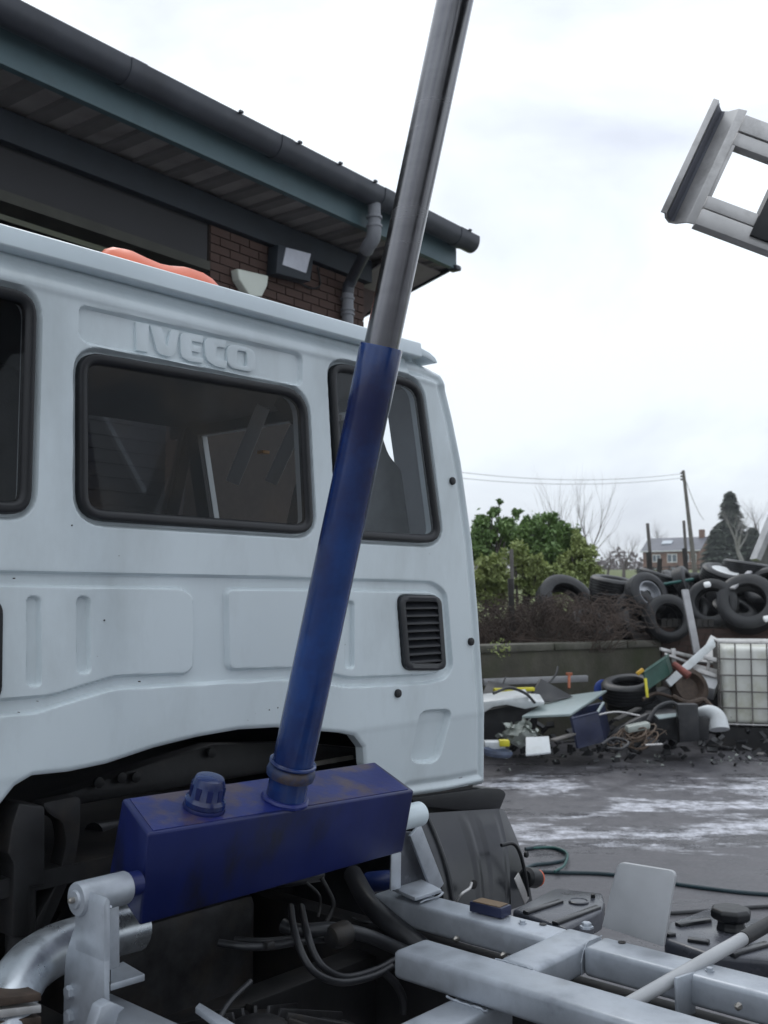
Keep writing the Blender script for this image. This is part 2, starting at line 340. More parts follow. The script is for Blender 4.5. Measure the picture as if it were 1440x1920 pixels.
mx = N.new('ShaderNodeMixRGB'); K(mask, mx.inputs[0]); K(base.outputs[0], mx.inputs[1]); mx.inputs[2].default_value = (.66, .67, .73, 1)
K(mx.outputs[0], P.inputs['Base Color']); wetm = mrng(noi(1.3, 7, .6, dist=.5), .52, .60); K(mth('SUBTRACT', mrng(mid, .4, .62, .34, .62), mth('MULTIPLY', wetm, .24)), P.inputs['Roughness'])
bp = N.new('ShaderNodeBump'); bp.inputs['Strength'].default_value = .6; bp.inputs['Distance'].default_value = .006; K(fine, bp.inputs['Height']); K(bp.outputs[0], P.inputs['Normal'])
M['asphalt'] = m

# ================================================================== SETTING
g = G(); g.box((-60, -60, -.3), (60, 15.2, 0)); tag(g.build('yard_ground', M['asphalt'], origin=V((0, 0, 0)), smooth=False), kind='structure')
def hz(x, y):
    if y < 40: b = 1.05 + max(0, y - 16) * .049
    elif y < 155: b = 2.23 + (y - 40) * .0306
    else: b = 5.75 + (y - 155) * .004
    return b + .12 * noise.noise(V((x * .3, y * .3, 0)))
g = G()
g.grid(lambda u, v: V(((u - .5) * (80 + 900 * v * v), 14.3 + 700 * v ** 2.2, hz((u - .5) * (80 + 900 * v * v), 14.3 + 700 * v ** 2.2) if v > 0 else -.2)), 50, 60)
tag(g.build('hillside', M['grass'], origin=V((0, 0, 0))), kind='structure')

# ================================================================== BUILDING
bl = thing('garage_building', 'brick garage with blue green eaves and dark gutter behind the white cab', 'building', BD(6.5, 6.2, 0))
DF = 5.6
# brick wall (mortar bed with separate bricks proud of it)
G().box((5.62, 6.13, 0), (7.62, 6.40, 4.78), BD).build('mortar_bed', M['mortar'], bl, smooth=False)
bk = None
for r in range(17):
    zz = 4.705 - r * .075; off = .1125 if r % 2 else 0; s = 5.62 + off - .225; 
    while s < 7.62:
        a = max(s, 5.623) ; b = min(s + .215, 7.617)
        if b - a > .04:
            if b - a > .21 and bk is not None:
                o = bk.copy(); COL.objects.link(o); o.location = BD(a, 6.113, zz) - V(bl['_o'])
            else:
                q = G().box((a, 6.113, zz), (b, 6.16, zz + .065), BD)
                o = q.build('brick', M['brick'], bl, origin=BD(a, 6.113, zz)); o.location = BD(a, 6.113, zz) - V(bl['_o'])
                if b - a > .21: bk = o
        s += .225
# dark opening, roller door casing, lintel
G().box((-2, 6.13, 4.46), (5.60, 6.5, 4.78), BD).build('roller_casing', M['door'], bl, smooth=False)
G().box((-2, 6.09, 4.38), (5.60, 6.3, 4.455), BD).build('lintel', M['olive'], bl, smooth=False)
G().box((-2, 6.6, 0), (5.60, 6.7, 4.46), BD).build('roller_door', M['door'], bl, smooth=False)
for k in range(40):
    if k < 40: G().bar(BD(-2, 6.595, .1 + k * .108), BD(5.6, 6.595, .1 + k * .108), .02, .02).build('door_rib', M['door'], bl, smooth=False)
G().box((-2, 6.06, 4.782), (7.68, 6.40, 5.0), BD).build('wall_beam', M['beam'], bl, smooth=False, bevel=.004)
G().box((7.10, 6.41, 0), (7.66, 13, 4.9), BD).build('side_wall', M['brick'], bl, smooth=False)
# soffit: flat tray with raised ribs
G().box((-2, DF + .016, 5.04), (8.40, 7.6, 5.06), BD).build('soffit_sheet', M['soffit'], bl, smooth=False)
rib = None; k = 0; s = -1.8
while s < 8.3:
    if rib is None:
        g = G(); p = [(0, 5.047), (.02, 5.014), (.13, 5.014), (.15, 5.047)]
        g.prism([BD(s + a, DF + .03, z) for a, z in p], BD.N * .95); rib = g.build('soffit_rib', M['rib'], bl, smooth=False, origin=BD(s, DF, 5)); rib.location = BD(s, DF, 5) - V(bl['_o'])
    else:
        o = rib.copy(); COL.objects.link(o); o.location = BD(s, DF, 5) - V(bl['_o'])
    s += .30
G().prism([BD(8.41, 5.62, 5.02), BD(8.41, 8.6, 4.25), BD(8.41, 8.6, 5.4), BD(8.41, 5.62, 5.3)], BD.L * .03).build('verge_board', M['beam'], bl, smooth=False)
G().prism([BD(7.7, 5.75, 5.00), BD(8.40, 5.75, 5.0), BD(8.40, 8.6, 4.27), BD(7.7, 8.6, 4.27)], V((0, 0, .02))).build('verge_soffit', M['soffit'], bl, smooth=False)
# fascia
G().box((-2, DF - .02, 5.02), (8.44, DF + .015, 5.34), BD).build('fascia', M['fascia'], bl, smooth=False, bevel=.006)
G().box((-2, DF - .03, 5.012), (8.45, DF + .03, 5.03), BD).build('fascia_trim', M['fascia'], bl, smooth=False, bevel=.004)
G().box((8.38, DF - .06, 5.0), (8.47, DF + .05, 5.05), BD).build('fascia_corner', M['gutter'], bl, bevel=.012)
G().prism([BD(-2, DF, 5.345), BD(-2, 6.5, 5.45), BD(-2, 12, 6.3), BD(-2, 12, 6.25), BD(-2, 6.5, 5.3)], BD.L * 10.42).build('roof_sheet', M['gutter'], bl, smooth=False)
# gutter: half round trough, joints, bolts
def gutter(s0, s1, R=.101, t=.008, cz=5.30):
    g = G(); prof = []
    for k in range(15):
        a = math.pi * k / 14; prof.append((DF - .14 - R * math.cos(a) * 1.0, cz - R * math.sin(a) * 1.15))
    prof = [(prof[0][0], cz + .035)] + prof + [(prof[-1][0], cz + .035)]
    inn = [(d + (DF - .14 - d) * .08, z + .006) for d, z in prof][::-1]
    g.prism([BD(s0, d, z) for d, z in prof + inn], BD.L * (s1 - s0)); return g
gutter(-2, 8.53).build('gutter', M['gutter'], bl)
for s in (4.2, 5.66, 6.98, 8.2): gutter(s, s + .13, R=.108, t=.01).build('gutter_joint', M['gutter'], bl)
for s in (5.2, 5.85, 6.35, 6.82, 7.4, 8.33): G().obox(BD(s, DF - .255, 5.338), BD.L * .018, BD.N * .012, Z * .010).build('gutter_clip', M['gutter'], bl, bevel=.004)
# downpipe
dp = [BD(6.95, DF - .14, 5.20), BD(6.95, DF - .14, 4.98), BD(6.96, DF - .12, 4.90), BD(6.98, DF - .05, 4.85), BD(7.27, 5.98, 4.70), BD(7.285, 6.03, 4.65), BD(7.285, 6.04, 4.58), BD(7.285, 6.04, 0)]
G().tube([dp[0], dp[0] + (dp[1] - dp[0]) * .9], .058, 20).build('downpipe', M['pipegrey'], bl)
G().tube(spl([dp[1] + Z * .03, dp[1], dp[2], dp[3], dp[3] + (dp[4] - dp[3]) * .12], 5), .064, 20).build('pipe_elbow', M['pipegrey'], bl)
G().tube([dp[3], dp[4]], .052, 20).build('offset_pipe', M['gutter'], bl)
G().tube([dp[4], dp[5], dp[6]], .056, 20).build('pipe_elbow', M['gutter'], bl)
G().tube([dp[6], dp[7]], .055, 20).build('downpipe', M['pipegrey'], bl)
for p, r in ((dp[1] + Z * .02, .072), (dp[0] + Z * -.12, .07)):
    G().tube([p + Z * .012, p - Z * .012], r, 20).build('pipe_collar', M['pipegrey'], bl, bevel=.003)
for zz in (4.53, 4.42, 4.38):
    p = V(dp[6]); p.z = zz; G().tube([p + Z * .01, p - Z * .01], .066, 20).build('pipe_collar', M['pipegrey'], bl, bevel=.003)
# curved corbel at the end of the wall
g = G(); g.prism([BD(7.62, 6.2, 4.78), BD(7.95, 6.2, 4.78), BD(7.86, 6.2, 4.62), BD(7.76, 6.2, 4.50), BD(7.66, 6.2, 4.36), BD(7.62, 6.2, 4.3)], BD.N * .3)
g.build('corbel', M['brick'], bl, bevel=.01)
# wall lamp and floodlight
wl = thing('wall_lamp', 'off-white flared wall lamp on the brick wall above the cab roof', 'lamp', BD(6.1, 6.05, 4.3))
q = [(446, 503), (504, 517), (502, 535), (492, 556), (470, 556), (449, 524)]
f0 = [PD(x, y, 6.02, BD) for x, y in q]
G().prism(f0, BD.N * .09).build('lamp_shade', M['lampwhite'], wl, bevel=.012, seg=3)
G().box((6.05, 6.09, 4.22), (6.17, 6.112, 4.4), BD).build('backplate', M['pipegrey'], wl, bevel=.004)
fl = thing('floodlight', 'square floodlight with pale glass in a dark housing under the eaves', 'floodlight', BD(6.65, 6.0, 4.7))
h = [PD(x, y, 5.98, BD) for x, y in [(522, 458), (590, 472), (582, 528), (518, 512)]]
G().prism(h, BD.N * .12).build('housing', M['beam'], fl, bevel=.008)
h = [PD(x, y, 5.972, BD) for x, y in [(537, 464), (583, 476), (574, 512), (530, 496)]]
G().prism(h, BD.N * .01).build('glass_panel', M['panelwhite'], fl, smooth=False)
cb = G().tube(spl([PD(595, 500, 6.09, BD), PD(600, 535, 6.09, BD), PD(580, 540, 6.09, BD), PD(560, 528, 6.09, BD)], 5), .008, 6).build('cable', M['rubber'], fl)

# ================================================================== TRUCK
DC = 2.1
tk = thing('tipper_truck', 'white cab tipper truck with blue lifting ram and bare galvanised subframe', 'truck', TR(1.66, 2.0, 0))
def pp(x, y, d=DC): p = PD(x, y, d); return (p.dot(TR.L), p.z)
def pps(pts): return [pp(*q) for q in pts]
mir = lambda P: [(3.32 - s, z) for s, z in P][::-1]
def sdf(P, X, Y):  # signed distance to polygon, positive inside
    P = np.array(P); d = np.full(X.shape, 1e9); ins = np.zeros(X.shape, bool); n = len(P)
    for i in range(n):
        ax, ay = P[i]; bx, by = P[(i + 1) % n]; ex, ey = bx - ax, by - ay; wx, wy = X - ax, Y - ay
        t = np.clip((wx * ex + wy * ey) / (ex * ex + ey * ey + 1e-12), 0, 1)
        d = np.minimum(d, (wx - ex * t) ** 2 + (wy - ey * t) ** 2)
        c = ((ay > Y) != (by > Y))
        with np.errstate(divide='ignore', invalid='ignore'): xi = ex * (Y - ay) / (by - ay + 1e-15) + ax
        ins ^= c & (X < xi)
    d = np.sqrt(d); return np.where(ins, d, -d)
sm = lambda a, b, x: (lambda t: t * t * (3 - 2 * t))(np.clip((x - a) / (b - a), 0, 1))
WM = rnd([(147, 656), (575, 731), (588, 1003), (147, 974)], [46, 50, 36, 52])      # middle window seal outer outline
WR = rnd([(619, 676), (789, 714), (829, 1020), (637, 1009)], [32, 38, 36, 30])
winM, winR = pps(WM), pps(WR)
lw = pps([(69, 552), (68, 967)]); a0 = .70
winL = rnd([(a0, lw[0][1]), (1.172, lw[0][1] - 0), (1.172, lw[1][1]), (a0 - .03, lw[1][1])], .055)
LPO = mir(pps([(745, 1117), (822, 1119), (831, 1254), (757, 1254)]))
# outline of the pressing
arch = pps([(690, 1432), (686, 1402), (668, 1380), (640, 1374), (600, 1371), (520, 1364), (450, 1368), (370, 1382), (290, 1402), (200, 1432), (130, 1447), (62, 1454), (30, 1474), (2, 1512)])
right = [(a + .018, b) for a, b in pps([(826, 696), (846, 780), (863, 864), (885, 1019), (896, 1150), (905, 1292), (912, 1390), (918, 1474)])]
ztop = 2.512
OUT = [(2.36, ztop), (2.53, ztop - .002), (2.60, ztop - .012)] + right + pps([(850, 1489), (777, 1500)]) + [(2.345, 1.10)] + arch + [(1.085, 1.26), (1.05, 1.10), (.98, 1.09)] + \
      [(3.32 - s, z) for s, z in right][::-1] + [(.82, ztop - .005), (.96, ztop)]
X0, X1, Z0, Z1 = .44, 2.90, 1.05, 2.53
H_ = .003; nx = int((X1 - X0) / H_) + 1; nz_ = int((Z1 - Z0) / H_) + 1
xs = X0 + np.arange(nx) * H_; zs = Z0 + np.arange(nz_) * H_; X, Y = np.meshgrid(xs, zs, indexing='ij')
def region(X, Y):
    r = sdf(OUT, X, Y)
    for P in (winM, winR, winL): r = np.minimum(r, -(sdf(P, X, Y) - .012))
    return r
e = region(X, Y)
keepv = e > 0
cell = keepv[:-1, :-1] | keepv[1:, :-1] | keepv[:-1, 1:] | keepv[1:, 1:]
used = np.zeros_like(keepv)
used[:-1, :-1] |= cell; used[1:, :-1] |= cell; used[:-1, 1:] |= cell; used[1:, 1:] |= cell
XX, YY = X.copy(), Y.copy()
for _ in range(3):  # pull the outer ring of vertices onto the outline
    idx = used & ~keepv
    x_, y_ = XX[idx], YY[idx]; r0 = region(x_, y_); h = 1e-4
    gx = (region(x_ + h, y_) - r0) / h; gy = (region(x_, y_ + h) - r0) / h; gn = np.sqrt(gx * gx + gy * gy) + 1e-6
    XX[idx] = x_ - r0 * gx / gn ** 2; YY[idx] = y_ - r0 * gy / gn ** 2
hh = np.zeros_like(X)
def press(P, depth, wdt=.010, off=0):
    global hh
    depth *= 1.8; wdt *= .75
    hh -= depth * sm(-wdt / 2, wdt / 2, sdf(P, XX, YY) - off)
def R_(pts, r): return pps(rnd(pts, r))
# letter panel
press(R_([(150, 573), (567, 664), (566, 723), (149, 640)], [14, 16, 12, 24]), .007, .011)
# lower channel and the panels standing back up out of it
Opx = rnd([(0, 1072), (400, 1080), (812, 1091), (838, 1110), (849, 1250), (838, 1272), (800, 1281), (650, 1288), (590, 1276), (540, 1273), (215, 1291), (130, 1316), (60, 1338), (0, 1341)], [0, 0, 12, 16, 14, 16, 8, 16, 14, 8, 20, 20, 16, 0])
O = pps(Opx); Oall = O + [(3.32 - s, z) for s, z in O if s > 2.2][::-1]
Opoly = [(3.32 - s, z) for s, z in O if 2.35 < s][::-1]
# closed outline: mirror of the right end joined on the left
O = [p for p in O]; lft = [(3.32 - s, z) for s, z in O if s > 2.22]
lft_sorted = lft[::-1]
P_O = O + [(1.0, O[-1][1] + .005), (.62, O[-1][1] + .06), (.52, 1.55), (.535, 1.80), (.60, 1.835)]
press(P_O, .008, .011)
P1 = pps(rnd([(0, 1097), (346, 1103), (364, 1118), (364, 1252), (350, 1264), (215, 1268), (100, 1304), (0, 1313)], [0, 10, 10, 10, 12, 16, 20, 0]))
P1 = P1 + [(.66, P1[-1][1] + .05), (.58, 1.58), (.595, 1.755)]
P2 = pps(rnd([(426, 1104), (812, 1109), (826, 1120), (838, 1244), (826, 1260), (800, 1265), (655, 1271), (600, 1258), (560, 1252), (430, 1256)], [14, 8, 10, 14, 10, 8, 14, 12, 8, 14]))
press(P1, -.008, .011); press(P2, -.008, .011)
for a, b, c, d_ in ((52, 76, 1119, 1287), (146, 169, 1119, 1263), (648, 663, 1127, 1253)):
    press(R_([(a, c), (b, c + 1), (b + 1, d_), (a, d_ - 1)], (b - a) * .48), .007, .008)
# window rebates
for P in (winM, winR, winL): press(P, .010, .014, -.010)
press(R_([(745, 1115), (824, 1117), (834, 1256), (755, 1256)], 16), .006, .008)
press(R_([(788, 1334), (847, 1331), (827, 1430), (775, 1430)], [18, 16, 20, 20]), .012, .014)
# roof gutter groove, edge groove, turned edge
et = ztop - YY; hh -= .014 * (1 - sm(.012, .05, et)) ; hh += .004 * np.exp(-((et - .062) / .012) ** 2)
eo = sdf(OUT, XX, YY); side = (np.abs(XX - 1.66) > .8)
hh -= np.where(side, .010 * np.exp(-((eo - .040) / .011) ** 2), 0); hh -= np.where(side, .014 * (1 - sm(0, .02, eo)), 0)
hh -= np.where(eo < .012, .006 * (1 - np.clip(eo / .012, 0, 1)) ** 2, 0)
# the sheet breaks inwards towards the sill
zb = 1.372 + .0 * XX; hh -= .16 * np.clip(zb - YY, 0, .4) * sm(0, .03, zb - YY) * .6
# gentle oil-canning of the sheet
hh += .0016 * np.sin(XX * 5.1 + 1.0) * np.sin(YY * 6.3)
ids = -np.ones(used.shape, int); ids[used] = np.arange(used.sum())
g = G(); ax_, ay_, ah_ = XX[used], YY[used], hh[used]
g.v = [TR(float(a), DC - float(h), float(z)) for a, z, h in zip(ax_, ay_, ah_)]
ci, cj = np.nonzero(cell)
g.f = list(map(tuple, np.stack([ids[ci, cj], ids[ci + 1, cj], ids[ci + 1, cj + 1], ids[ci, cj + 1]], 1).tolist()))
# give the sheet a turned-in edge
edges = {}
for f in g.f:
    for k in range(4):
        a, b = f[k], f[(k + 1) % 4]; edges[(a, b)] = edges.get((a, b), 0) + 1
bd = [(a, b) for (a, b) in edges if (b, a) not in edges]; mp_ = {}
for a, b in bd:
    for q in (a, b):
        if q not in mp_: mp_[q] = len(g.v); g.v.append(g.v[q] + TR.N * .03)
for a, b in bd: g.f.append((b, a, mp_[a], mp_[b]))
cabp = g.build('rear_panel', M['white'], tk)

# seals and glass
def ringpts(P, off, d):
    P = np.array(P); n = len(P); o = []
    c = P.mean(0)
    for i in range(n):
        t = P[(i + 1) % n] - P[i - 1]; t /= np.linalg.norm(t) + 1e-9; nn = np.array([t[1], -t[0]])
        if np.dot(nn, P[i] - c) > 0: nn = -nn
        q = P[i] + nn * off; o.append(TR(q[0], d, q[1]))
    return o
def dens(P, mx=.03):
    o = []
    for i in range(len(P)):
        a = np.array(P[i]); b = np.array(P[(i + 1) % len(P)]); L0 = np.linalg.norm(b - a)
        if L0 < 1e-4: continue
        k = max(1, int(L0 / mx))
        for j in range(k): o.append(tuple(a + (b - a) * j / k))
    return o
def window(P, tint='glass', wd=.0155):
    P = dens(P); n = len(P)
    prof = [(0.0, DC + .014), (0.0, DC + .001), (.003, DC - .004), (wd * .5, DC - .006), (wd * 1.0, DC - .0055), (wd * 1.35, DC - .003), (wd * 1.65, DC + .001), (wd * 1.75, DC + .005), (wd * 1.8, DC + .008), (wd * 1.8, DC + .014)]
    g = G(); rings = [ringpts(P, o, d) for o, d in prof]
    for r in rings: g.v += r
    m = len(prof)
    for i in range(m):
        j = (i + 1) % m
        for k in range(n): g.f.append((i * n + k, i * n + (k + 1) % n, j * n + (k + 1) % n, j * n + k))
    f = g.build('window', M['rubber'], tk)
    gg = G(); gg.v = ringpts(P, wd * 1.7, DC + .004); gg.f = [tuple(range(n))]; gp = gg.build('pane', M[tint], f, smooth=False)
    return f
wm_ = window(winM); wr_ = window(winR, 'glassr'); wl_ = window(winL)
# dark slot at far left (cable hatch)
hp = rnd([(.90, 1.745), (1.109, 1.745), (1.113, 1.525), (.90, 1.525)], .035)
G().prism([TR(s, DC - .007, z) for s, z in hp], TR.N * .01).build('vent_grille', M['rubber'], tk, bevel=.002)
# vent grille
vq = rnd([(745, 1116), (823, 1118), (833, 1256), (755, 1256)], 16)
vo = pps(vq); c = np.mean(np.array(vo), 0)
vi = pps(rnd([(755, 1127), (816, 1128), (824, 1244), (764, 1244)], 7)); n = len(vo)
g = G(); rings = [[TR(s, DC + .004, z) for s, z in vo], [TR(s, DC - .010, z) for s, z in vo], [TR(*[(lambda a, b: (a, DC - .013, b))(s + (c[0] - s) * .06, z + (c[1] - z) * .05)][0]) for s, z in vo], [TR(s, DC - .011, z) for s, z in vi], [TR(s, DC + .012, z) for s, z in vi]]
for r in rings: g.v += r
for i in range(4):
    for k in range(n): g.f.append((i * n + k, i * n + (k + 1) % n, (i + 1) * n + (k + 1) % n, (i + 1) * n + k))
vt = g.build('vent_grille', M['plastic'], tk)
gg = G(); gg.v = [TR(s, DC + .011, z) for s, z in vi]; gg.f = [tuple(range(n))]; gg.build('backing', M['rubber'], vt, smooth=False)
for k in range(8):
    y = 1134 + k * 14.3; a, b = pp(757 + k * 1.0, y), pp(817 + k * 1.0, y + 1)
    z0 = (a[1] + b[1]) / 2
    g = G(); g.hexa([TR(a[0], DC - .010, z0 - .012), TR(b[0], DC - .010, z0 - .012), TR(b[0], DC + .009, z0 + .006), TR(a[0], DC + .009, z0 + .006),
                    TR(a[0], DC - .010, z0 - .008), TR(b[0], DC - .010, z0 - .008), TR(b[0], DC + .009, z0 + .010), TR(a[0], DC + .009, z0 + .010)])
    g.build('slat', M['plastic'], vt, smooth=False)
# plugs
for x, y, d_ in ((847, 902, 0), (882, 1203, 0), (745, 1300, 0)):
    p = PD(x, y, DC - .001); G().lathe(p + TR.N * .012, -TR.N, [(.010, 0), (.012, .006), (.0135, .016), (.012, .020), (.004, .022)], 16).build('rubber_plug', M['rubber'], tk)
for x, y in ((247, 568), (135, 985), (196, 1163), (492, 1190), (505, 1331), (521, 1327)):
    p = PD(x, y, DC); G().lathe(p + TR.N * .003, -TR.N, [(.0018, 0), (.002, .0035), (.001, .004)], 8).build('paint_chip', M['rubber'], tk)
rc_ = random.Random(4)
for _ in range(26):
    x = rc_.uniform(20, 860); y = rc_.choice((rc_.uniform(1300, 1365), rc_.uniform(1030, 1350)))
    p = PD(x, y, DC + .001); r_ = rc_.uniform(.0006, .0014)
    G().lathe(p + TR.N * .008, -TR.N, [(r_, 0), (r_, .0085), (r_ * .4, .009)], 6).build('paint_chip', M['rust'], tk)
# raised letters I V E C O
def lz(x, y): return pp(100 + x / 3, 560 + y / 3)
LET = {
 'I': [(470, 128), (545, 142), (540, 300), (474, 288)],
 'V': [(551, 146), (614, 158), (646, 268), (668, 172), (716, 180), (692, 302), (674, 322), (650, 323), (607, 309), (590, 290)],
 'E': [(752, 189), (852, 208), (848, 247), (786, 236), (786, 258), (838, 268), (836, 303), (786, 293), (787, 322), (852, 336), (850, 362), (768, 348), (732, 326), (724, 300), (722, 212), (730, 193)],
 'C': [(895, 218), (980, 235), (976, 276), (936, 268), (925, 276), (924, 322), (936, 338), (984, 349), (981, 392), (920, 378), (876, 348), (862, 318), (858, 240), (870, 220)],
}
for ch, pts in LET.items():
    P = [lz(*q) for q in rnd(pts, 5, 3)]
    G().prism([TR(s, DC + .0045, z) for s, z in P], TR.N * .012).build('letter', M['white'], tk, bevel=.0022, seg=3)
oo = rnd([(1000, 248), (1128, 272), (1148, 405), (1118, 418), (1012, 398), (984, 372)], 34, 5); oo = rnd([(984, 248), (1142, 280), (1146, 418), (986, 384)], 52, 7)
oi = rnd([(1040, 288), (1096, 298), (1096, 380), (1040, 368)], 16, 7); n = len(oo)
g = G(); A, B = [lz(*q) for q in oo], [lz(*q) for q in oi]
for P, d_ in ((A, .0165), (A, .008), (A, .0045), (B, .0045), (B, .008), (B, .0165)):
    cc = np.mean(np.array(P), 0)
    g.v += [TR(s, DC + d_, z) for s, z in P]
for i in range(6):
    j = (i + 1) % 6
    for k in range(n): g.f.append((i * n + k, i * n + (k + 1) % n, j * n + (k + 1) % n, j * n + k))
g.build('letter', M['white'], tk, bevel=.0018, seg=2)
# roof lip and cap
lipz = ztop + .045
pr = [(DC + .05, ztop + .000), (DC - .020, ztop + .000), (DC - .024, ztop + .004), (DC - .019, ztop + .046), (DC - .014, ztop + .050), (DC + .05, ztop + .056)]
g = G(); g.prism([TR(.78, d, z) for d, z in pr], TR.L * (2.50 - .78)); g.build('roof_lip', M['lip'], tk, bevel=.0015)
cap = [(2.36, ztop + .045), (2.45, ztop + .040), (2.49, ztop + .020), (2.555, 2.512), (2.60, 2.495), (2.628, 2.462), (2.618, 2.462), (2.592, 2.478), (2.53, 2.505), (2.49, ztop + .0), (2.36, ztop + .0)]
cap = pps([(745, 641), (770, 645), (784, 652), (802, 662), (812, 671), (817, 681), (813, 682), (800, 674), (790, 669), (748, 659)])
g = G(); g.prism([TR(s, DC - .010, z) for s, z in cap], TR.N * .10); g.build('roof_corner_cap', M['lip'], tk, bevel=.004)
# cab shell behind the rear panel
def shell(pts, vec, nm, mt, **k): return G().prism(pts, vec).build(nm, mt, tk, **k)
DFR = 3.75
pr = [(.52, 2.50), (.80, 2.545), (1.66, 2.57), (2.45, 2.545), (2.60, 2.48), (2.58, 2.46), (2.44, 2.52), (1.66, 2.545), (.81, 2.52), (.55, 2.46)]
shell([TR(s, DC + .035, z) for s, z in pr], TR.N * (DFR - DC - .3), 'roof', M['lip'])
for sg in (-1, 1):
    def q(s, d, z): return TR(1.66 + sg * (s - 1.66), d, z)
    def wallpart(d0, d1, z0, z1, nm='side_wall', mt=None):
        mt = mt or M['interior']
        s_ = lambda z: 2.60 + (2.50 - z) * .21 if z > 1.87 else 2.735 + (1.87 - z) * .085
        for nm_, o, m_ in ((nm, 0, M['white']), ('inner_trim', -.03, mt if d1 < 2.4 else M['rubber'])):
            t = .026 if o == 0 else .02
            g = G(); zz = [z0] + [z for z in (1.87,) if z0 < z < z1] + [z1]
            for a, b in zip(zz, zz[1:]):
                g.hexa([q(s_(a) + o - t, d0, a), q(s_(a) + o, d0, a), q(s_(a) + o, d1, a), q(s_(a) + o - t, d1, a), q(s_(b) + o - t, d0, b), q(s_(b) + o, d0, b), q(s_(b) + o, d1, b), q(s_(b) + o - t, d1, b)])
            g.build(nm_, m_, tk, smooth=False)
    wallpart(DC + .03, 2.295, 1.12, 2.47)
    wallpart(2.297, DFR - .05, 1.12, 1.95, 'door'); wallpart(2.297, DFR - .25, 2.40, 2.47, 'door_frame')
    wallpart(3.32, 3.40, 1.95, 2.40, 'door_pillar', M['rubber'])
    G().bar(q(2.63, DFR - .12, 1.93), q(2.58, DFR - .38, 2.5), .05, .05).build('windscreen_pillar', M['rubber'], tk)
G().box((.50, DFR - .12, 1.0), (2.82, DFR, 1.92), TR).build('front_panel', M['white'], tk, smooth=False, bevel=.02)
G().box((.48, DC + .035, 1.10), (2.83, DFR - .13, 1.14), TR).build('cab_floor', M['dark'], tk, smooth=False)
G().box((.60, DC + .045, 2.435), (2.55, DFR - .35, 2.45), TR).build('headlining', M['rubber'], tk, smooth=False)
G().prism([TR(.6, DFR - .12, 1.93), TR(2.72, DFR - .12, 1.93), TR(2.60, DFR - .36, 2.46), TR(.72, DFR - .36, 2.46)], TR.N * .006).build('windscreen', M['glassclear'], tk, smooth=False)
G().box((.56, 3.25, 1.5), (2.76, 3.62, 1.86), TR).build('dashboard', M['seat'], tk, bevel=.03)
g = G(); cst = TR(2.25, 3.10, 1.90); axs = (TR.N * -.45 + Z * .9).normalized()
a1 = TR.L; b1 = axs.cross(a1).normalized()
g.tube([cst + (a1 * math.cos(t) + b1 * math.sin(t)) * .22 for t in [2 * math.pi * k / 40 for k in range(40)]], .015, 8, closed=True)
g.tube([cst - a1 * .21, cst + a1 * .21], .015, 6).tube([cst, cst - axs * .3], .03, 8)
g.build('steering_wheel', M['rubber'], tk)
def seat(s, d, w=.46):
    g = G()
    pts = [(-w / 2, 1.52), (w / 2, 1.52), (w / 2 * .98, 2.0), (w / 2 * .8, 2.10), (.13, 2.14), (.12, 2.30), (.08, 2.34), (-.08, 2.34), (-.12, 2.30), (-.13, 2.14), (-w / 2 * .8, 2.10), (-w / 2 * .98, 2.0)]
    g.prism([TR(s + a, d, z) for a, z in pts], TR.N * .11 - TR.N * 0)
    g.build('seat_back', M['seat'], tk, bevel=.025, seg=3)
    G().box((s - w / 2, d + .12, 1.4), (s + w / 2, d + .55, 1.55), TR).build('seat_cushion', M['seat'], tk, bevel=.03)
G().prism([PD(x, y, 2.27) for x, y in rnd([(560, 1040), (590, 900), (640, 840), (655, 790), (690, 778), (716, 800), (732, 850), (760, 885), (800, 922), (815, 960), (822, 1040)], [0, 20, 20, 20, 20, 14, 14, 20, 20, 20, 0], 5)], TR.N * .10).build('seat_back', M['seat'], tk, bevel=.02, seg=3)
G().box((2.1, 2.4, 1.4), (2.6, 2.9, 1.55), TR).build('seat_cushion', M['seat'], tk, bevel=.03)
seat(1.22, 2.42); seat(.80, 2.42)
# pale strips added to imitate light stripes in the middle window, then interior clutter
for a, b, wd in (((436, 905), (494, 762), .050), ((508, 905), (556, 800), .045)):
    G().bar(PS(*a, 2.42), PS(*b, 2.40), wd, .01, up=(CO - PS(*a, 2.42)).normalized()).build('light_stripe_bar', M['upvc'], tk, bevel=.003)
G().bar(PS(525, 750, 2.40), PS(575, 800, 2.40), .05, .03, up=TR.L).build('mirror_arm', M['rubber'], tk)
G().obox(PS(494, 848, 2.38), TR.N * .016, TR.L * .016, Z * .006).build('amber_glint', M['amber'], tk, bevel=.003)  # amber chip put in as a warm glint in the window
# amber roof beacon bar, only its upper half shows above the lip
prof = [(188, 478), (196, 467), (212, 463), (235, 467), (262, 480), (290, 492), (318, 498), (345, 500), (368, 508), (386, 520), (400, 536)]
DB = 2.75
top = [PD(x, y, DB) for x, y in prof]; base_z = 2.56
g = G(); N_ = len(top)
cs = []
for i, p in enumerate(top):
    hgt = max(.02, p.z - base_z); wdt = .10
    cs.append([p + TR.N * (.12 * math.cos(t)) + V((0, 0, hgt * (math.sin(t) - 1))) for t in [math.pi * k / 10 for k in range(11)]])
for r in cs: g.v += r
for i in range(N_ - 1):
    for k in range(10): g.f.append((i * 11 + k, i * 11 + k + 1, (i + 1) * 11 + k + 1, (i + 1) * 11 + k))
g.f += [tuple(range(11)), tuple(range((N_ - 1) * 11, N_ * 11))]
tag(g.build('roof_beacon', M['orange'], tk), 'orange moulded plastic beacon cover on the roof')
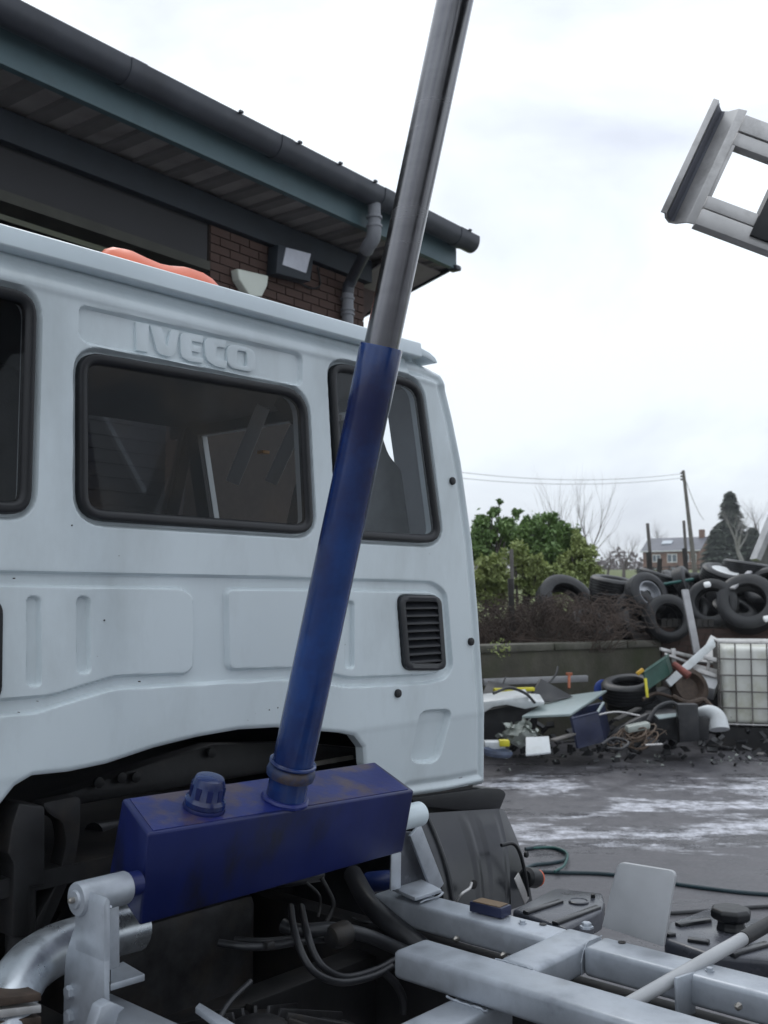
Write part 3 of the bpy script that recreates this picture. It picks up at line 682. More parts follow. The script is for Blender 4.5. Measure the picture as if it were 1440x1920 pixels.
# sill rubber below the rear panel
g = G(); g.prism([PD(x, y, 2.125) for x, y in rnd([(770, 1496), (912, 1477), (941, 1479), (950, 1488), (936, 1521), (924, 1524), (849, 1518), (782, 1512)], [0, 4, 5, 7, 4, 4, 4, 0], 3)], TR.N * .35); g.build('sill_rubber', M['rubber'], tk, bevel=.003)
G().box((2.26, 2.17, 1.00), (2.88, 2.6, 1.10), TR).build('sill_box', M['dark'], tk, bevel=.02)

# ---------------- ram
AX = (TR.N * -math.sin(math.radians(17)) + Z * math.cos(math.radians(17))).normalized()   # up along the ram
BX = (TR.N * math.cos(math.radians(17)) + Z * math.sin(math.radians(17))).normalized()    # across, away from the camera
RB = TR(1.66, 1.79, 1.28)
AXR = (AX - TR.L * .0105).normalized(); RBR = RB - TR.L * .006
def RP(l): return RBR + AXR * l
L1 = (TR(1.66, 1.496, 2.299) - RB).length
G().tube([RP(L1 - .02), RP(2.14)], .0385, 48).build('ram_rod', M['chrome'], tk)
rt = [(.0635, 0.0), (.0635, .055), (.064, .075), (.0655, .085), (.0655, .1), (.0635, .11)]
g = G(); g.lathe(RBR, AXR, [(.0465, -.02), (.0465, .09), (.0475, .12), (.0475, .30), (.0465, .8), (.0465, L1 - .14), (.0472, L1 - .136), (.0475, L1 - .004), (.046, L1), (.038, L1)], 56)
ram = g.build('ram_cylinder', M['tubeblue'], tk)
G().lathe(RP(.068), AXR, [(.047, -.012), (.0555, -.008), (.0572, .003), (.0545, .012), (.048, .018)], 48).build('weld_collar', M['collar'], ram)
g = G(); g.tube([RP(.092) + (TR.L * math.cos(t) + BX * math.sin(t)) * .0505 for t in [2 * math.pi * k / 48 for k in range(48)]], .005, 8, closed=True); g.build('ring', M['tubeblue'], ram)
g = G(); g.tube([RP(.004) + (TR.L * math.cos(t) + BX * math.sin(t)) * (.048 + .001 * math.sin(9 * t)) for t in [2 * math.pi * k / 48 for k in range(48)]], .008, 8, closed=True); g.build('weld_bead', M['rustblue'], ram)
# oil tank round the ram foot
def TKp(s, b, l): return RB + TR.L * (s - 1.66) + BX * b + AX * l
y0, y1 = -.105, .155
def tank(l0, l1):
    return [TKp(1.245, y0, l0), TKp(1.985, y0, l0), TKp(2.10, y1 - .02, l0), TKp(1.36, y1, l0)], [TKp(1.245, y0, l1), TKp(2.005, y0, l1), TKp(2.115, y1, l1), TKp(1.335, y1, l1)]
b0, t0 = tank(-.175, 0)
def fit():  # corners of the tank taken from the photograph on its own planes
    def onp(x, y, P0, n): r = ray(x, y); return CO + r * ((P0 - CO).dot(n) / r.dot(n))
    T = [onp(x, y, RB, AX) for x, y in ((277, 1564), (777, 1482), (703, 1428), (229, 1497))]
    nB = BX
    Bq = [onp(262, 1737, T[0], nB), onp(756, 1598, T[1], nB)]
    Bq += [T[2] + (Bq[1] - T[1]), onp(203, 1645, T[3], nB)]
    return T, Bq
T_, B_ = fit()
g = G(); g.hexa([B_[0], B_[1], B_[2], B_[3], T_[0], T_[1], T_[2], T_[3]])
tankO = g.build('oil_tank', M['blue'], tk, bevel=.006, seg=3)
# rust-marked top plate, a hair proud of the tank
def lerp4(u, v): return (T_[0] * (1 - u) + T_[1] * u) * (1 - v) + (T_[3] * (1 - u) + T_[2] * u) * v
g = G(); g.prism([lerp4(.02, .05), lerp4(.98, .05), lerp4(.98, .95), lerp4(.02, .95)], AX * .0015); g.build('top_plate', M['rustblue'], tankO, smooth=False)
def tbead(a, b, r=.0028):
    n = 26; G().tube([a.lerp(b, k / n) + V((random.gauss(0, .0006), random.gauss(0, .0006), random.gauss(0, .0006))) for k in range(n + 1)], [r * random.uniform(.7, 1.3) for _ in range(n + 1)], 6).build('weld_seam', M['blue'], tankO)
# filler cap
def onp(x, y, P0, n): r = ray(x, y); return CO + r * ((P0 - CO).dot(n) / r.dot(n))
fc = onp(382, 1516, RB, AX)
G().lathe(fc, AX, [(.046, 0), (.047, .004), (.045, .010), (.040, .012), (.040, .02)], 32).build('filler_neck', M['blue'], tankO)
fcap = G().lathe(fc + AX * .012, AX, [(.045, 0), (.045, .010), (.041, .014), (.038, .018), (.0355, .050), (.031, .060), (.02, .063)], 40).build('filler_cap', M['tubeblue'], tankO)
g = G()
aa = TR.L; bb = BX
for k in range(9):
    t = 2 * math.pi * k / 9; r = aa * math.cos(t) + bb * math.sin(t)
    g.obox(fc + AX * .043 + r * .0363, r * .002, AX.cross(r) * .006, AX * .013)
g.build('cap_grip', M['blue'], tankO, smooth=False)
# trunnion, bracket
piv = TR(1.13, 1.795, 1.172)
G().lathe(TR(1.118, 1.795, 1.170), TR.L, [(.020, -.002), (.030, -.001), (.032, .003), (.032, .108), (.030, .112), (.02, .113)], 40).build('trunnion_tube', M['galv'], tk)
G().lathe(TR(1.112, 1.795, 1.170), TR.L, [(.016, 0), (.018, .004), (.018, .008)], 28).build('trunnion_pin', M['galv'], tk)
G().lathe(TR(1.100, 1.795, 1.170), TR.L, [(.003, 0), (.006, .003), (.006, .012), (.008, .014)], 10).build('grease_nipple', M['brass'], tk)
G().tube([TR(1.225, 1.80, 1.172), TR(1.262, 1.80, 1.172)], .024, 24).build('trunnion_boss', M['blue'], tk)
bp_ = rnd([(158, 1705), (142, 1730), (122, 1790), (119, 1863), (118, 1935), (196, 1935), (195, 1700)], [0, 8, 20, 8, 0, 0, 0], 4)
G().prism([PS(x, y, 1.128) for x, y in bp_], TR.L * .012).build('bracket_plate', M['galv'], tk, bevel=.002)
G().prism([PD(x, y, 1.712) for x, y in [(194, 1700), (200, 1682), (207, 1690), (207, 1842), (196, 1842)]], TR.N * .10).build('gusset', M['galv'], tk, bevel=.002)
G().prism([PD(x, y, 1.80) for x, y in [(204, 1700), (224, 1695), (225, 1812), (205, 1820)]], TR.N * .012).build('bracket_web', M['galv'], tk, bevel=.002)
G().prism([PZ(x, y, .99) for x, y in [(207, 1845), (272, 1826), (231, 1802), (208, 1812)]], Z * -.014).build('foot_plate', M['galv'], tk, bevel=.002)
g = G(); g.prism([PD(x, y, 1.66) for x, y in [(176, 1930), (190, 1888), (208, 1878), (236, 1890), (224, 1900), (212, 1940)]], TR.N * .03); g.build('corner_gusset', M['galv'], tk, bevel=.003)
for y in (1861, 1906):
    p = PS(127, y, 1.122); G().lathe(p + TR.L * .01, -TR.L, [(.013, 0), (.013, .012), (.010, .014)], 6).build('bolt', M['galv'], tk, smooth=False)
# right bracket
br = [PD(x, y, 1.80) for x, y in [(772, 1530), (800, 1650), (817, 1680), (818, 1688), (742, 1672), (736, 1655), (752, 1560)]]
G().prism([PD(x, y, 1.86) for x, y in [(757, 1560), (776, 1560), (812, 1662), (740, 1672)]], TR.N * .012).build('bracket_plate', M['dirtyplate'], tk, bevel=.002)
G().bar(PD(777, 1556, 1.84), PD(821, 1668, 1.84), .010, .05, up=TR.L).build('gusset', M['galv'], tk, bevel=.002)
G().bar(PD(742, 1600, 1.84), PD(741, 1668, 1.84), .006, .04, up=TR.L).build('gusset', M['galv'], tk, bevel=.002)
G().prism([PZ(x, y, .965) for x, y in [(738, 1672), (778, 1690), (828, 1674), (790, 1655)]], Z * .010).build('foot_plate', M['galv'], tk, bevel=.002)
G().lathe(TR(2.055, 1.80, 1.172), TR.L, [(.030, 0), (.032, .005), (.032, .095), (.028, .10)], 36).build('trunnion_tube', M['lip'], tk)

# ---------------- subframe
def tube_box(p, q, w, h, m=M['galv'], nm='cross_tube', bev=.012): return G().bar(p, q, w, h).build(nm, m, tk, bevel=bev, seg=3)
zt = .95
tube_box(TR(2.155, 1.372, zt - .033), TR(2.155, 1.93, zt - .033), .10, .066, nm='subframe_rail')
tube_box(TR(2.165, -1.5, zt - .033), TR(2.165, 1.285, zt - .033), .10, .066, nm='subframe_rail')
tube_box(TR(1.20, -.9, zt - .04), TR(1.20, 1.86, zt - .04), .085, .08, nm='subframe_rail')
tube_box(TR(1.925, 1.335, zt - .034), TR(2.215, 1.335, zt - .034), .098, .068)
tube_box(TR(1.855, -.9, zt - .027), TR(1.855, 1.585, zt - .027), .115, .062, nm='centre_tube')
tube_box(TR(1.25, 1.375, zt - .10), TR(1.90, 1.375, zt - .10), .10, .075)
tube_box(TR(1.25, .55, zt - .10), TR(1.90, .55, zt - .10), .10, .075)
G().tube([PZ(1158, 1895, .925), PZ(1395, 1759, .972)], .0145, 20).build('stay_bar', M['galv2'], tk)
G().tube([PZ(1393, 1760, .972), PZ(1520, 1688, .972)], .016, 20).build('stay_bar', M['dark'], tk)
p = PZ(1100, 1737, .955); G().lathe(p - Z * .004, Z, [(.017, 0), (.017, .005), (.012, .006), (.012, .012), (.01, .014)], 6).build('bolt', M['galv'], tk, smooth=False)
for x, y in ((1018, 1733), (1166, 1767)):
    p = PZ(x, y, .951); G().lathe(p, Z, [(.009, 0), (.009, .0012), (.006, .0015)], 20).build('drain_hole', M['dark'], tk)
G().prism([PD(x, y, 1.02) for x, y in [(1270, 1834), (1305, 1822), (1305, 1900), (1272, 1912)]], TR.N * .008).build('hanger_strap', M['galv'], tk, bevel=.002)
G().prism([PZ(x, y, .97) for x, y in [(366, 1888), (374, 1879), (450, 1925), (430, 1935)]], Z * -.012).build('loose_strip', M['galv'], tk, bevel=.002)
G().box((2.10, 1.29, zt - .028), (2.215, 1.300, zt - .0), TR).build('weld_bead', M['rust'], tk, bevel=.002) if False else None
def bead(pts, r=.004):
    r *= .65
    P = spl(pts, 6); G().tube([p + V((random.gauss(0, .0008), random.gauss(0, .0008), random.gauss(0, .0008))) for p in P], [r * random.uniform(.75, 1.25) for _ in P], 6).build('weld_bead', M['galv'], tk)
bead([TR(1.914, 1.286, zt + .001), TR(1.914, 1.335, zt + .001), TR(1.914, 1.384, zt + .001)])
bead([TR(1.914, 1.286, zt), TR(1.915, 1.286, zt - .03), TR(1.914, 1.286, zt - .06)])
bead([TR(2.112, 1.286, zt - .064), TR(2.112, 1.286, zt - .03), TR(2.14, 1.287, zt + .001), TR(2.21, 1.287, zt + .001)], .003)
bead([TR(1.797, 1.32, zt - .060), TR(1.797, 1.375, zt - .061), TR(1.797, 1.43, zt - .060)])
bead([TR(1.143, 1.77, 1.143), TR(1.143, 1.74, 1.15), TR(1.145, 1.72, 1.165)], .004)
bead([PZ(788, 1692, .956), PZ(830, 1676, .956), PZ(820, 1668, .966)], .004)
for d_ in (1.62, 1.48, 1.0, .62): G().lathe(TR(2.16, d_, zt), Z, [(.010, 0), (.010, .003), (.007, .003), (.007, .008), (.005, .009)], 6).build('rail_bolt', M['galv'], tk, smooth=False)
# upright plate beside the rail
pt = rnd([(1128, 1738), (1243, 1775), (1267, 1634), (1158, 1616)], [2, 2, 14, 14], 5)
def plp(x, y):
    P0 = TR(2.285, 1.25, .93); n = (TR.L * .97 - Z * .25).normalized(); return onp(x, y, P0, n)
tag(G().prism([plp(x, y) for x, y in pt], TR.L * .012).build('mudguard_plate', M['galv2'], tk, bevel=.002), 'upright pale steel plate with rounded top corners')
# black chassis rails and cross members
for s0 in (1.20, 2.13):
    sg = 1 if s0 < 1.66 else -1
    g = G(); g.box((s0 - .04 * 1, -1.5, .60), (s0 + .035, 3.4, .865), TR); g.build('chassis_rail', M['dark'], tk, bevel=.006)
    for d_ in (1.5, 1.25, 1.02): 
        pp_ = TR(s0 - .042, d_, .75); G().lathe(pp_, -TR.L, [(.012, 0), (.012, .012), (.005, .016)], 6).build('chassis_bolt', M['brass'], tk, smooth=False)
for x, y in ((858, 1760), (946, 1790), (1060, 1838), (1386, 1886)):
    p = PS(x, y, 2.09); G().lathe(p, -TR.L, [(.008, 0), (.008, .008), (.003, .016)], 6).build('chassis_bolt', M['brass'], tk, smooth=False)
for d_ in (.6, 1.9, 2.7): G().box((1.24, d_, .62), (2.09, d_ + .09, .80), TR).build('cross_member', M['dark'], tk, bevel=.006)
# arched cab crossmember in the wheel arch
g = G()
ap = [(20, 1545), (60, 1508), (150, 1480), (280, 1432), (400, 1395), (560, 1392), (690, 1404), (690, 1420), (600, 1432), (400, 1466), (200, 1500), (90, 1520), (60, 1545)]
g.prism([PD(x, y, 2.32) for x, y in ap], TR.N * .06); g.build('cab_crossmember', M['dark'], tk, bevel=.006)
for x, y in ((395, 1401), (183, 1457), (226, 1448), (253, 1447)):
    p = PD(x, y + 10, 2.31); G().lathe(p, -TR.N, [(.014, 0), (.014, .008), (.006, .010)], 12).build('crossmember_bolt', M['dark'], tk)
G().bar(PD(590, 1432, 2.25), PD(660, 1420, 2.25), .012, .012).build('latch_rod', M['brass'], tk)
# left strut and curved bracket
G().prism([PD(x, y, 2.12) for x, y in [(36, 1505), (86, 1512), (86, 1660), (58, 1665), (58, 1760), (22, 1760), (26, 1620), (14, 1600), (22, 1550)]], TR.N * .10).build('cab_mount', M['dark'], tk, bevel=.008)
G().tube([PD(40, 1660, 2.16), PD(38, 1790, 2.16)], .032, 16).build('damper', M['dark'], tk)
cv = rnd([(76, 1507), (152, 1492), (150, 1560), (138, 1630), (100, 1720), (50, 1800), (60, 1740), (110, 1650), (125, 1580), (118, 1540), (96, 1530)], 14, 4)
G().prism([PD(x, y, 2.14) for x, y in cv], TR.N * .05).build('curved_bracket', M['dark'], tk, bevel=.004)
G().tube([PD(175, 1568, 2.4), PD(260, 1555, 2.45)], .035, 16).build('intake_pipe', M['hose'], tk)
G().tube([PD(-40, 1600, 2.2), PD(14, 1480, 2.3)], .06, 16).build('cab_stay', M['galv2'], tk) if False else None
# bulkheads that close the engine bay
G().box((.48, 2.95, .35), (2.84, 3.0, 1.12), TR).build('bulkhead', M['dark'], tk, smooth=False)
G().box((2.78, 2.2, .55), (2.84, 3.6, 1.12), TR).build('inner_wing', M['plastic'], tk, bevel=.01)
G().box((.46, 2.6, .45), (.52, 3.6, 1.2), TR).build('inner_wing', M['plastic'], tk, bevel=.01)
# bent galvanised pipe at lower left and the spring pack below it
G().tube(spl([PD(255, 1738, 1.98), PD(160, 1762, 1.96), PD(95, 1786, 1.93), PD(48, 1822, 1.88), PD(14, 1880, 1.82), PD(-10, 1950, 1.78)], 8), .051, 24).build('bent_pipe', M['pipe'], tk)
for i, y in enumerate((1862, 1884, 1906)):
    G().prism([PD(x, y_, 1.74 + .004 * i) for x, y_ in [(-60, y + 16), (78, y), (78, y + 15), (-60, y + 34)]], TR.N * .12).build('leaf_spring', M['rust'] if i != 1 else M['alu'], tk, bevel=.002)
# engine and gearbox
g = G(); ec = TR(1.66, 2.55, .80)
g.lathe(ec - TR.N * .2, TR.N, [(.20, 0), (.24, .03), (.24, .08), (.19, .10), (.20, .3), (.23, .32), (.23, .36), (.1, .38)], 28); g.build('gearbox', M['engine'], tk)
G().box((1.42, 2.25, .45), (1.98, 2.85, .92), TR).build('engine_block', M['engine'], tk, bevel=.03)
gb = TR(1.50, 1.70, .735)
g = G(); g.lathe(gb, Z, [(.26, -.1), (.28, 0), (.27, .04), (.20, .07), (.10, .09), (.05, .12), (.01, .13)], 32); g.build('bell_housing', M['engine'], tk)
for k in range(14):
    t = math.pi * 2 * k / 14; r = V((math.cos(t), math.sin(t), 0))
    G().bar(gb + r * .06 + Z * .115, gb + r * .265 + Z * .045, .008, .03).build('casing_rib', M['engine'], tk, bevel=.002)
g = G(); g.tube([gb + V((math.cos(t), math.sin(t), 0)) * .275 + Z * .03 for t in [2 * math.pi * k / 36 for k in range(36)]], .010, 6, closed=True); g.build('casing_flange', M['engine'], tk)
G().box((1.52, 1.42, .60), (1.86, 1.56, .70), TR).build('valve_block', M['engine'], tk, bevel=.01)
for k in range(6): G().box((1.54 + k * .05, 1.405, .70), (1.57 + k * .05, 1.55, .72), TR).build('valve_fin', M['engine'], tk, smooth=False)
G().lathe(TR(1.81, 1.80, .93), TR.L, [(.001, 0), (.024, .006), (.030, .02), (.030, .06), (.02, .07)], 24).build('air_canister', M['engine'], tk)
def hose(pts, r, m='hose', nm='hose', d0=1.8): G().tube(spl([PD(x, y, d) for x, y, d in pts], 8), r, 12).build(nm, M[m], tk)
hose([(530, 1735, 1.90), (560, 1745, 1.86), (620, 1742, 1.82), (680, 1752, 1.80), (745, 1778, 1.78), (790, 1800, 1.74)], .017)
hose([(545, 1700, 1.92), (552, 1745, 1.82), (572, 1800, 1.76), (600, 1830, 1.74), (645, 1842, 1.74), (700, 1830, 1.74), (735, 1812, 1.74)], .0085)
hose([(565, 1700, 1.92), (575, 1745, 1.82), (590, 1790, 1.78), (612, 1818, 1.76), (650, 1832, 1.76), (705, 1818, 1.76), (740, 1800, 1.76)], .0085)
hose([(410, 1768, 1.9), (460, 1775, 1.85), (510, 1774, 1.84), (560, 1766, 1.84), (620, 1760, 1.84)], .009, 'hose')
hose([(440, 1762, 1.95), (500, 1764, 1.88), (560, 1758, 1.86), (612, 1760, 1.86)], .007)
hose([(662, 1640, 2.1), (690, 1690, 1.95), (730, 1730, 1.85), (790, 1778, 1.75), (820, 1810, 1.7)], .028, 'hose')
hose([(690, 1655, 2.1), (720, 1652, 2.05), (760, 1650, 2.0)], .03, 'bluehose')
hose([(720, 1822, 1.74), (742, 1845, 1.74), (755, 1870, 1.74), (757, 1900, 1.74)], .010)
hose([(330, 1560, 2.4), (420, 1640, 2.3), (520, 1650, 2.2), (600, 1640, 2.2)], .02)
hose([(575, 1655, 1.98), (598, 1678, 1.96), (600, 1700, 1.96), (596, 1720, 1.95)], .004, 'engine', 'steel_pipe')
hose([(602, 1645, 1.98), (624, 1688, 1.96), (622, 1708, 1.96), (606, 1740, 1.95)], .006, 'engine', 'steel_pipe')
hose([(470, 1840, 1.72), (430, 1880, 1.7), (400, 1930, 1.68)], .006)
hose([(660, 1720, 1.98), (680, 1728, 1.96), (700, 1732, 1.95)], .004, 'engine', 'steel_pipe')
for x in (505, 560): 
    p = PD(x, 1772, 1.83); G().obox(p, TR.L * .012, TR.N * .008, Z * .008).build('hose_clamp', M['engine'], tk, bevel=.003)

# ---------------- black plastic wing behind the cab corner
def wing(u, v):
    top = PD(778 + (935 - 778) * u, 1526 - 10 * u, 2.12); bot = PD(835 + (955 - 835) * u, 1702 - 4 * u, 1.99)
    p = top * (1 - v) + bot * v; return p + TR.N * (-.02 * math.sin(math.pi * v) - .005 * (1 if .52 < u < .60 or .70 < u < .93 else 0) * (1 if v > .08 else 0))
g = G(); g.grid(wing, 40, 16); g.build('wing_liner', M['plastic'], tk, solid=.008)
def wing2(u, v):
    top = PD(925 + (958 - 925) * u, 1512 + 8 * u, 2.16); bot = PD(958 + (1012 - 958) * u, 1706 - 12 * u, 2.02)
    p = top * (1 - v) + bot * v; return p + TR.N * (.03 * u - .02 * math.sin(math.pi * v))
g = G(); g.grid(wing2, 8, 16); g.build('wing_flange', M['plastic'], tk, solid=.010)
for u in (.12,):
    pts = [wing(u, v) - TR.N * .004 for v in (.06, .25, .5, .75, .95)]
    G().tube(spl(pts, 4), .007, 8).build('wing_rib', M['plastic'], tk)
hose([(940, 1585, 2.0), (962, 1582, 1.99), (975, 1600, 1.98), (985, 1640, 1.97), (990, 1680, 1.97)], .006, 'rubber', 'cable')
hose([(852, 1694, 1.93), (866, 1676, 1.91), (880, 1666, 1.92), (884, 1656, 1.96)], .0045, 'alu', 'cable')
G().lathe(PD(887, 1658, 1.97), -TR.N, [(.014, 0), (.014, .006), (.008, .007)], 14).build('wing_bolt', M['dark'], tk)
for x, y in ((985, 1602), (1000, 1648), (1004, 1650)): G().lathe(PD(x, y, 2.03), -TR.N, [(.010, 0), (.010, .008), (.004, .010)], 12).build('wing_bolt', M['rubber'], tk)
G().bar(PD(968, 1642, 1.97), PD(988, 1690, 1.97), .03, .004, up=TR.N).build('bracket_strap', M['alu'], tk, bevel=.002)
# side marker on a rubber stalk
ml = PD(996, 1643, 2.02)
G().lathe(PD(985, 1645, 2.03), (PD(1032, 1648, 2.03) - PD(985, 1645, 2.03)), [(.022, 0), (.033, .01), (.034, .055), (.028, .072)], 24).build('marker_lamp', M['rubber'], tk)
a_, b_ = PD(985, 1645, 2.03), PD(1032, 1648, 2.03); dx = (b_ - a_).normalized()
G().lathe(a_ + dx * .070, dx, [(.029, 0), (.029, .006), (.020, .012), (.01, .015)], 24).build('lamp_lens', M['orange'], tk)
# mudguard tops to the right of the rail
def slab(pts, z, t, nm, m, bev=.01): return G().prism([PZ(x, y, z) for x, y in pts], Z * -t).build(nm, m, tk, bevel=bev, seg=3)
slab([(960, 1705), (1040, 1664), (1130, 1674), (1134, 1690), (1128, 1706), (1062, 1742)], .84, .06, 'mudguard_top', M['greyplastic'])
for a, b in (((985, 1712), (1052, 1690)), ((1040, 1732), (1122, 1701))):
    G().bar(PZ(*a, .842), PZ(*b, .842), .022, .012).build('mudguard_rib', M['plastic'], tk, bevel=.004)
G().lathe(PZ(1085, 1691, .841), Z, [(.030, 0), (.030, .003), (.026, .005), (.024, .003), (.008, .003)], 28).build('moulded_badge', M['greyplastic'], tk)
G().lathe(PZ(1112, 1683, .84), Z, [(.007, 0), (.007, .010), (.003, .012)], 10).build('mudguard_stud', M['rubber'], tk)
slab([(1250, 1728), (1330, 1700), (1500, 1740), (1560, 1830), (1450, 1800), (1330, 1790), (1245, 1760)], .80, .06, 'mudguard_top', M['greyplastic'], .015)
for a, b in (((1290, 1762), (1330, 1768)), ((1270, 1735), (1330, 1725)), ((1370, 1790), (1440, 1770)), ((1240, 1745), (1262, 1755))):
    G().bar(PZ(*a, .803), PZ(*b, .803), .025, .014).build('mudguard_rib', M['plastic'], tk, bevel=.004)
c0 = PZ(1371, 1742, .80)
G().lathe(c0, Z, [(.044, 0), (.040, .012), (.038, .024), (.052, .030), (.058, .036), (.058, .052), (.050, .060), (.02, .062)], 8).build('rubber_block', M['rubber'], tk, bevel=.003, smooth=False)
# lower road wheel hint behind the rail and fuel tank outside the frame stay unseen

# ---------------- raised tipping body underframe, upper right
YF = 3.0
def fp(x, y, dy=0): return PY(x, y, YF + dy)
UDIR = (fp(1240, 395) - fp(1338, 185)).normalized(); VDIR = (fp(1440, 470) - fp(1240, 395)).normalized(); WD = UDIR.cross(VDIR).normalized()
if WD.y < 0: WD = -WD
P0 = fp(1338, 185); Lm = (fp(1240, 395) - P0).length
def F(u, v, w): return P0 + UDIR * u + VDIR * v + WD * w
px = 3.0 / 1930 * 1.0
# pressed end channel: cross-section (v, w)
cs = [(0, 0), (.017, 0), (.027, .028), (.042, .050), (.060, .040), (.083, .006), (.108, 0), (.108, .006), (.086, .014), (.062, .048), (.040, .058), (.021, .034), (.012, .007), (0, .007)]
g = G(); g.prism([F(-.002, v, w_) for v, w_ in cs], UDIR * (Lm + .004)); g.build('end_channel', M['alu'], tk, bevel=.001)
def fbar(u0, u1, v0, v1, w0, w1, nm='body_bearer', m='alu'):
    g = G(); g.hexa([F(u0, v0, w0), F(u1, v0, w0), F(u1, v1, w0), F(u0, v1, w0), F(u0, v0, w1), F(u1, v0, w1), F(u1, v1, w1), F(u0, v1, w1)]); return g.build(nm, M[m], tk, bevel=.0015)
fbar(.012, .066, .109, 1.3, .0, .045); fbar(.070, .112, .109, 1.3, .004, .045)
fbar(Lm - .098, Lm - .058, .109, 1.3, .004, .045); fbar(Lm - .052, Lm + .0, .109, 1.3, .0, .045)
fbar(.112, Lm - .098, .108, .120, .004, .045, 'body_edge')
fbar(.14, Lm - .022, .27, .36, -.012, .05, 'long_member', 'black')
fbar(.0, Lm + .02, .75, .84, -.012, .05, 'long_member', 'black')
fbar(.0, Lm, 1.3, 1.42, -.0, .05, 'end_channel')

# open lattice of the tipping body above the ram, raised on its rear hinge
BH = (-2.9, 1.02); BF = (1.16, 3.37); bt = V((0, 0, 0)) + (TR(0, BF[0], BF[1]) - TR(0, BH[0], BH[1])); bn = TR.L.cross(bt).normalized(); bn = bn if bn.z > 0 else -bn
FB = lambda s_, t: TR(s_, BH[0] + (BF[0] - BH[0]) * t, BH[1] + (BF[1] - BH[1]) * t)
G().prism([FB(1.5, .3) + bn * .1, FB(2.22, .3) + bn * .1, FB(2.22, 1) + bn * .1, FB(1.5, 1) + bn * .1], bn * .02).build('shade_slab', M['black'], tk, smooth=False)  # unseen slab added to darken the reflections on the ram rod
for s_ in (1.24, 2.08): G().prism([TR(s_, *BH), TR(s_ + .08, *BH), TR(s_ + .08, *BF), TR(s_, *BF)], bn * .10).build('body_bearer', M['galv2'], tk, smooth=False)
for k in range(9):
    c_ = TR(0, *BH) + bt * (.06 + k * .115); G().prism([c_ + TR.L * .44, c_ + TR.L * 2.2, c_ + TR.L * 2.2 + bt.normalized() * .06, c_ + TR.L * .44 + bt.normalized() * .06], bn * .10).build('body_crossbar', M['galv2'], tk, smooth=False)
G().tube([RP(2.08) - TR.L * .12, RP(2.08) + TR.L * .12], .07, 20).build('ram_head', M['dark'], tk)

g = G(); gv = [(.022, .008), (.029, .026), (.043, .047), (.052, .043)]; g.v = [F(u, v, w_ - .0015) for u in (.002, Lm - .002) for v, w_ in gv]
g.f = [(k, k + 1, k + 5, k + 4) for k in range(3)]; g.build('groove_shade', M['groove'], tk)  # strip paints shade into the hollow of the end channel

# small block lying on the rail
bx = thing('wood_block', 'small navy-sided block with a brown wooden top on the rail', 'block', PZ(918, 1708, .951))
c0 = [PZ(x, y, .951 + .026) for x, y in [(880, 1690), (940, 1704), (959, 1696), (900, 1683)]]
G().prism(c0, Z * -.025).build('block_body', M['navy'], bx, bevel=.002)
G().prism([(p - sum(c0, V()) / 4) * .84 + sum(c0, V()) / 4 + Z * .0002 for p in c0], Z * .002).build('wood_top', M['wood'], bx, smooth=False)

# ---------------- hoses on the ground
g = G(); g.tube(spl([PZ(x, y, .012) for x, y in [(985, 1592), (1015, 1588), (1045, 1592), (1062, 1602), (1055, 1613), (1035, 1618), (1000, 1622), (985, 1630), (1000, 1634), (1060, 1636), (1150, 1640), (1300, 1662), (1400, 1674), (1500, 1680), (1650, 1690)]], 8), .012, 8)
tag(g.build('air_hose', M['hoseteal']), 'dark teal hose looping across the wet yard beside the truck', 'hose')
g = G(); g.tube(spl([PZ(x, y, .032) for x, y in [(1000, 1590), (1040, 1589), (1063, 1600), (1058, 1622), (1040, 1634)]], 8), .008, 8)
tag(g.build('garden_hose', M['hosegreen']), 'short loop of green hose by the black mudguard', 'hose')
g = G(); g.tube(spl([PZ(x, y, .012) for x, y in [(1130, 1718), (1190, 1712), (1260, 1712), (1350, 1706), (1440, 1700), (1560, 1702)]], 8), .011, 8)
tag(g.build('black_cable', M['hose']), 'thin black cable on the ground nearest the mudguard', 'cable')

# ================================================================== BACKGROUND
# retaining wall
A, B = PY(880, 1209, 12.0), PY(1238, 1198, 13.6); zt_ = 1.19
A.z = B.z = 0; dirw = (B - A).normalized(); nrm = V((-dirw.y, dirw.x, 0))
A2 = A - dirw * 6
rw = thing('retaining_wall', 'low mossy concrete retaining wall behind the scrap heap', 'wall', A)
G().prism([A2, B, B + nrm * .3, A2 + nrm * .3], Z * 1.09).build('wall_face', M['concrete'], rw, smooth=False)
k = 0; t = 0; Lw = (B - A2).length
while t < Lw - .1:
    l = min(1.2, Lw - t) - .012; p = A2 + dirw * t
    G().prism([p - nrm * .03, p + dirw * l - nrm * .03, p + dirw * l + nrm * .33, p + nrm * .33], Z * .085).build('coping_stone', M['coping'], rw, bevel=.01, smooth=False) if False else \
    G().prism([q + Z * 1.092 for q in (p - nrm * .03, p + dirw * l - nrm * .03, p + dirw * l + nrm * .33, p + nrm * .33)], Z * .085).build('coping_stone', M['coping'], rw, bevel=.01)
    t += 1.212
g = G(); g.grid(lambda u, v: A2 + dirw * (u * 12) + nrm * (.12 + v * 3.6) + V((0, 0, 1.08 + (.22 if u > .62 else 0) * min(1, v * 8) + .12 * noise.noise(V((u * 20, v * 8, 1))))), 60, 16)
tag(g.build('raised_soil_bank', M['earth'], origin=V((0, 0, 0))), kind='structure')
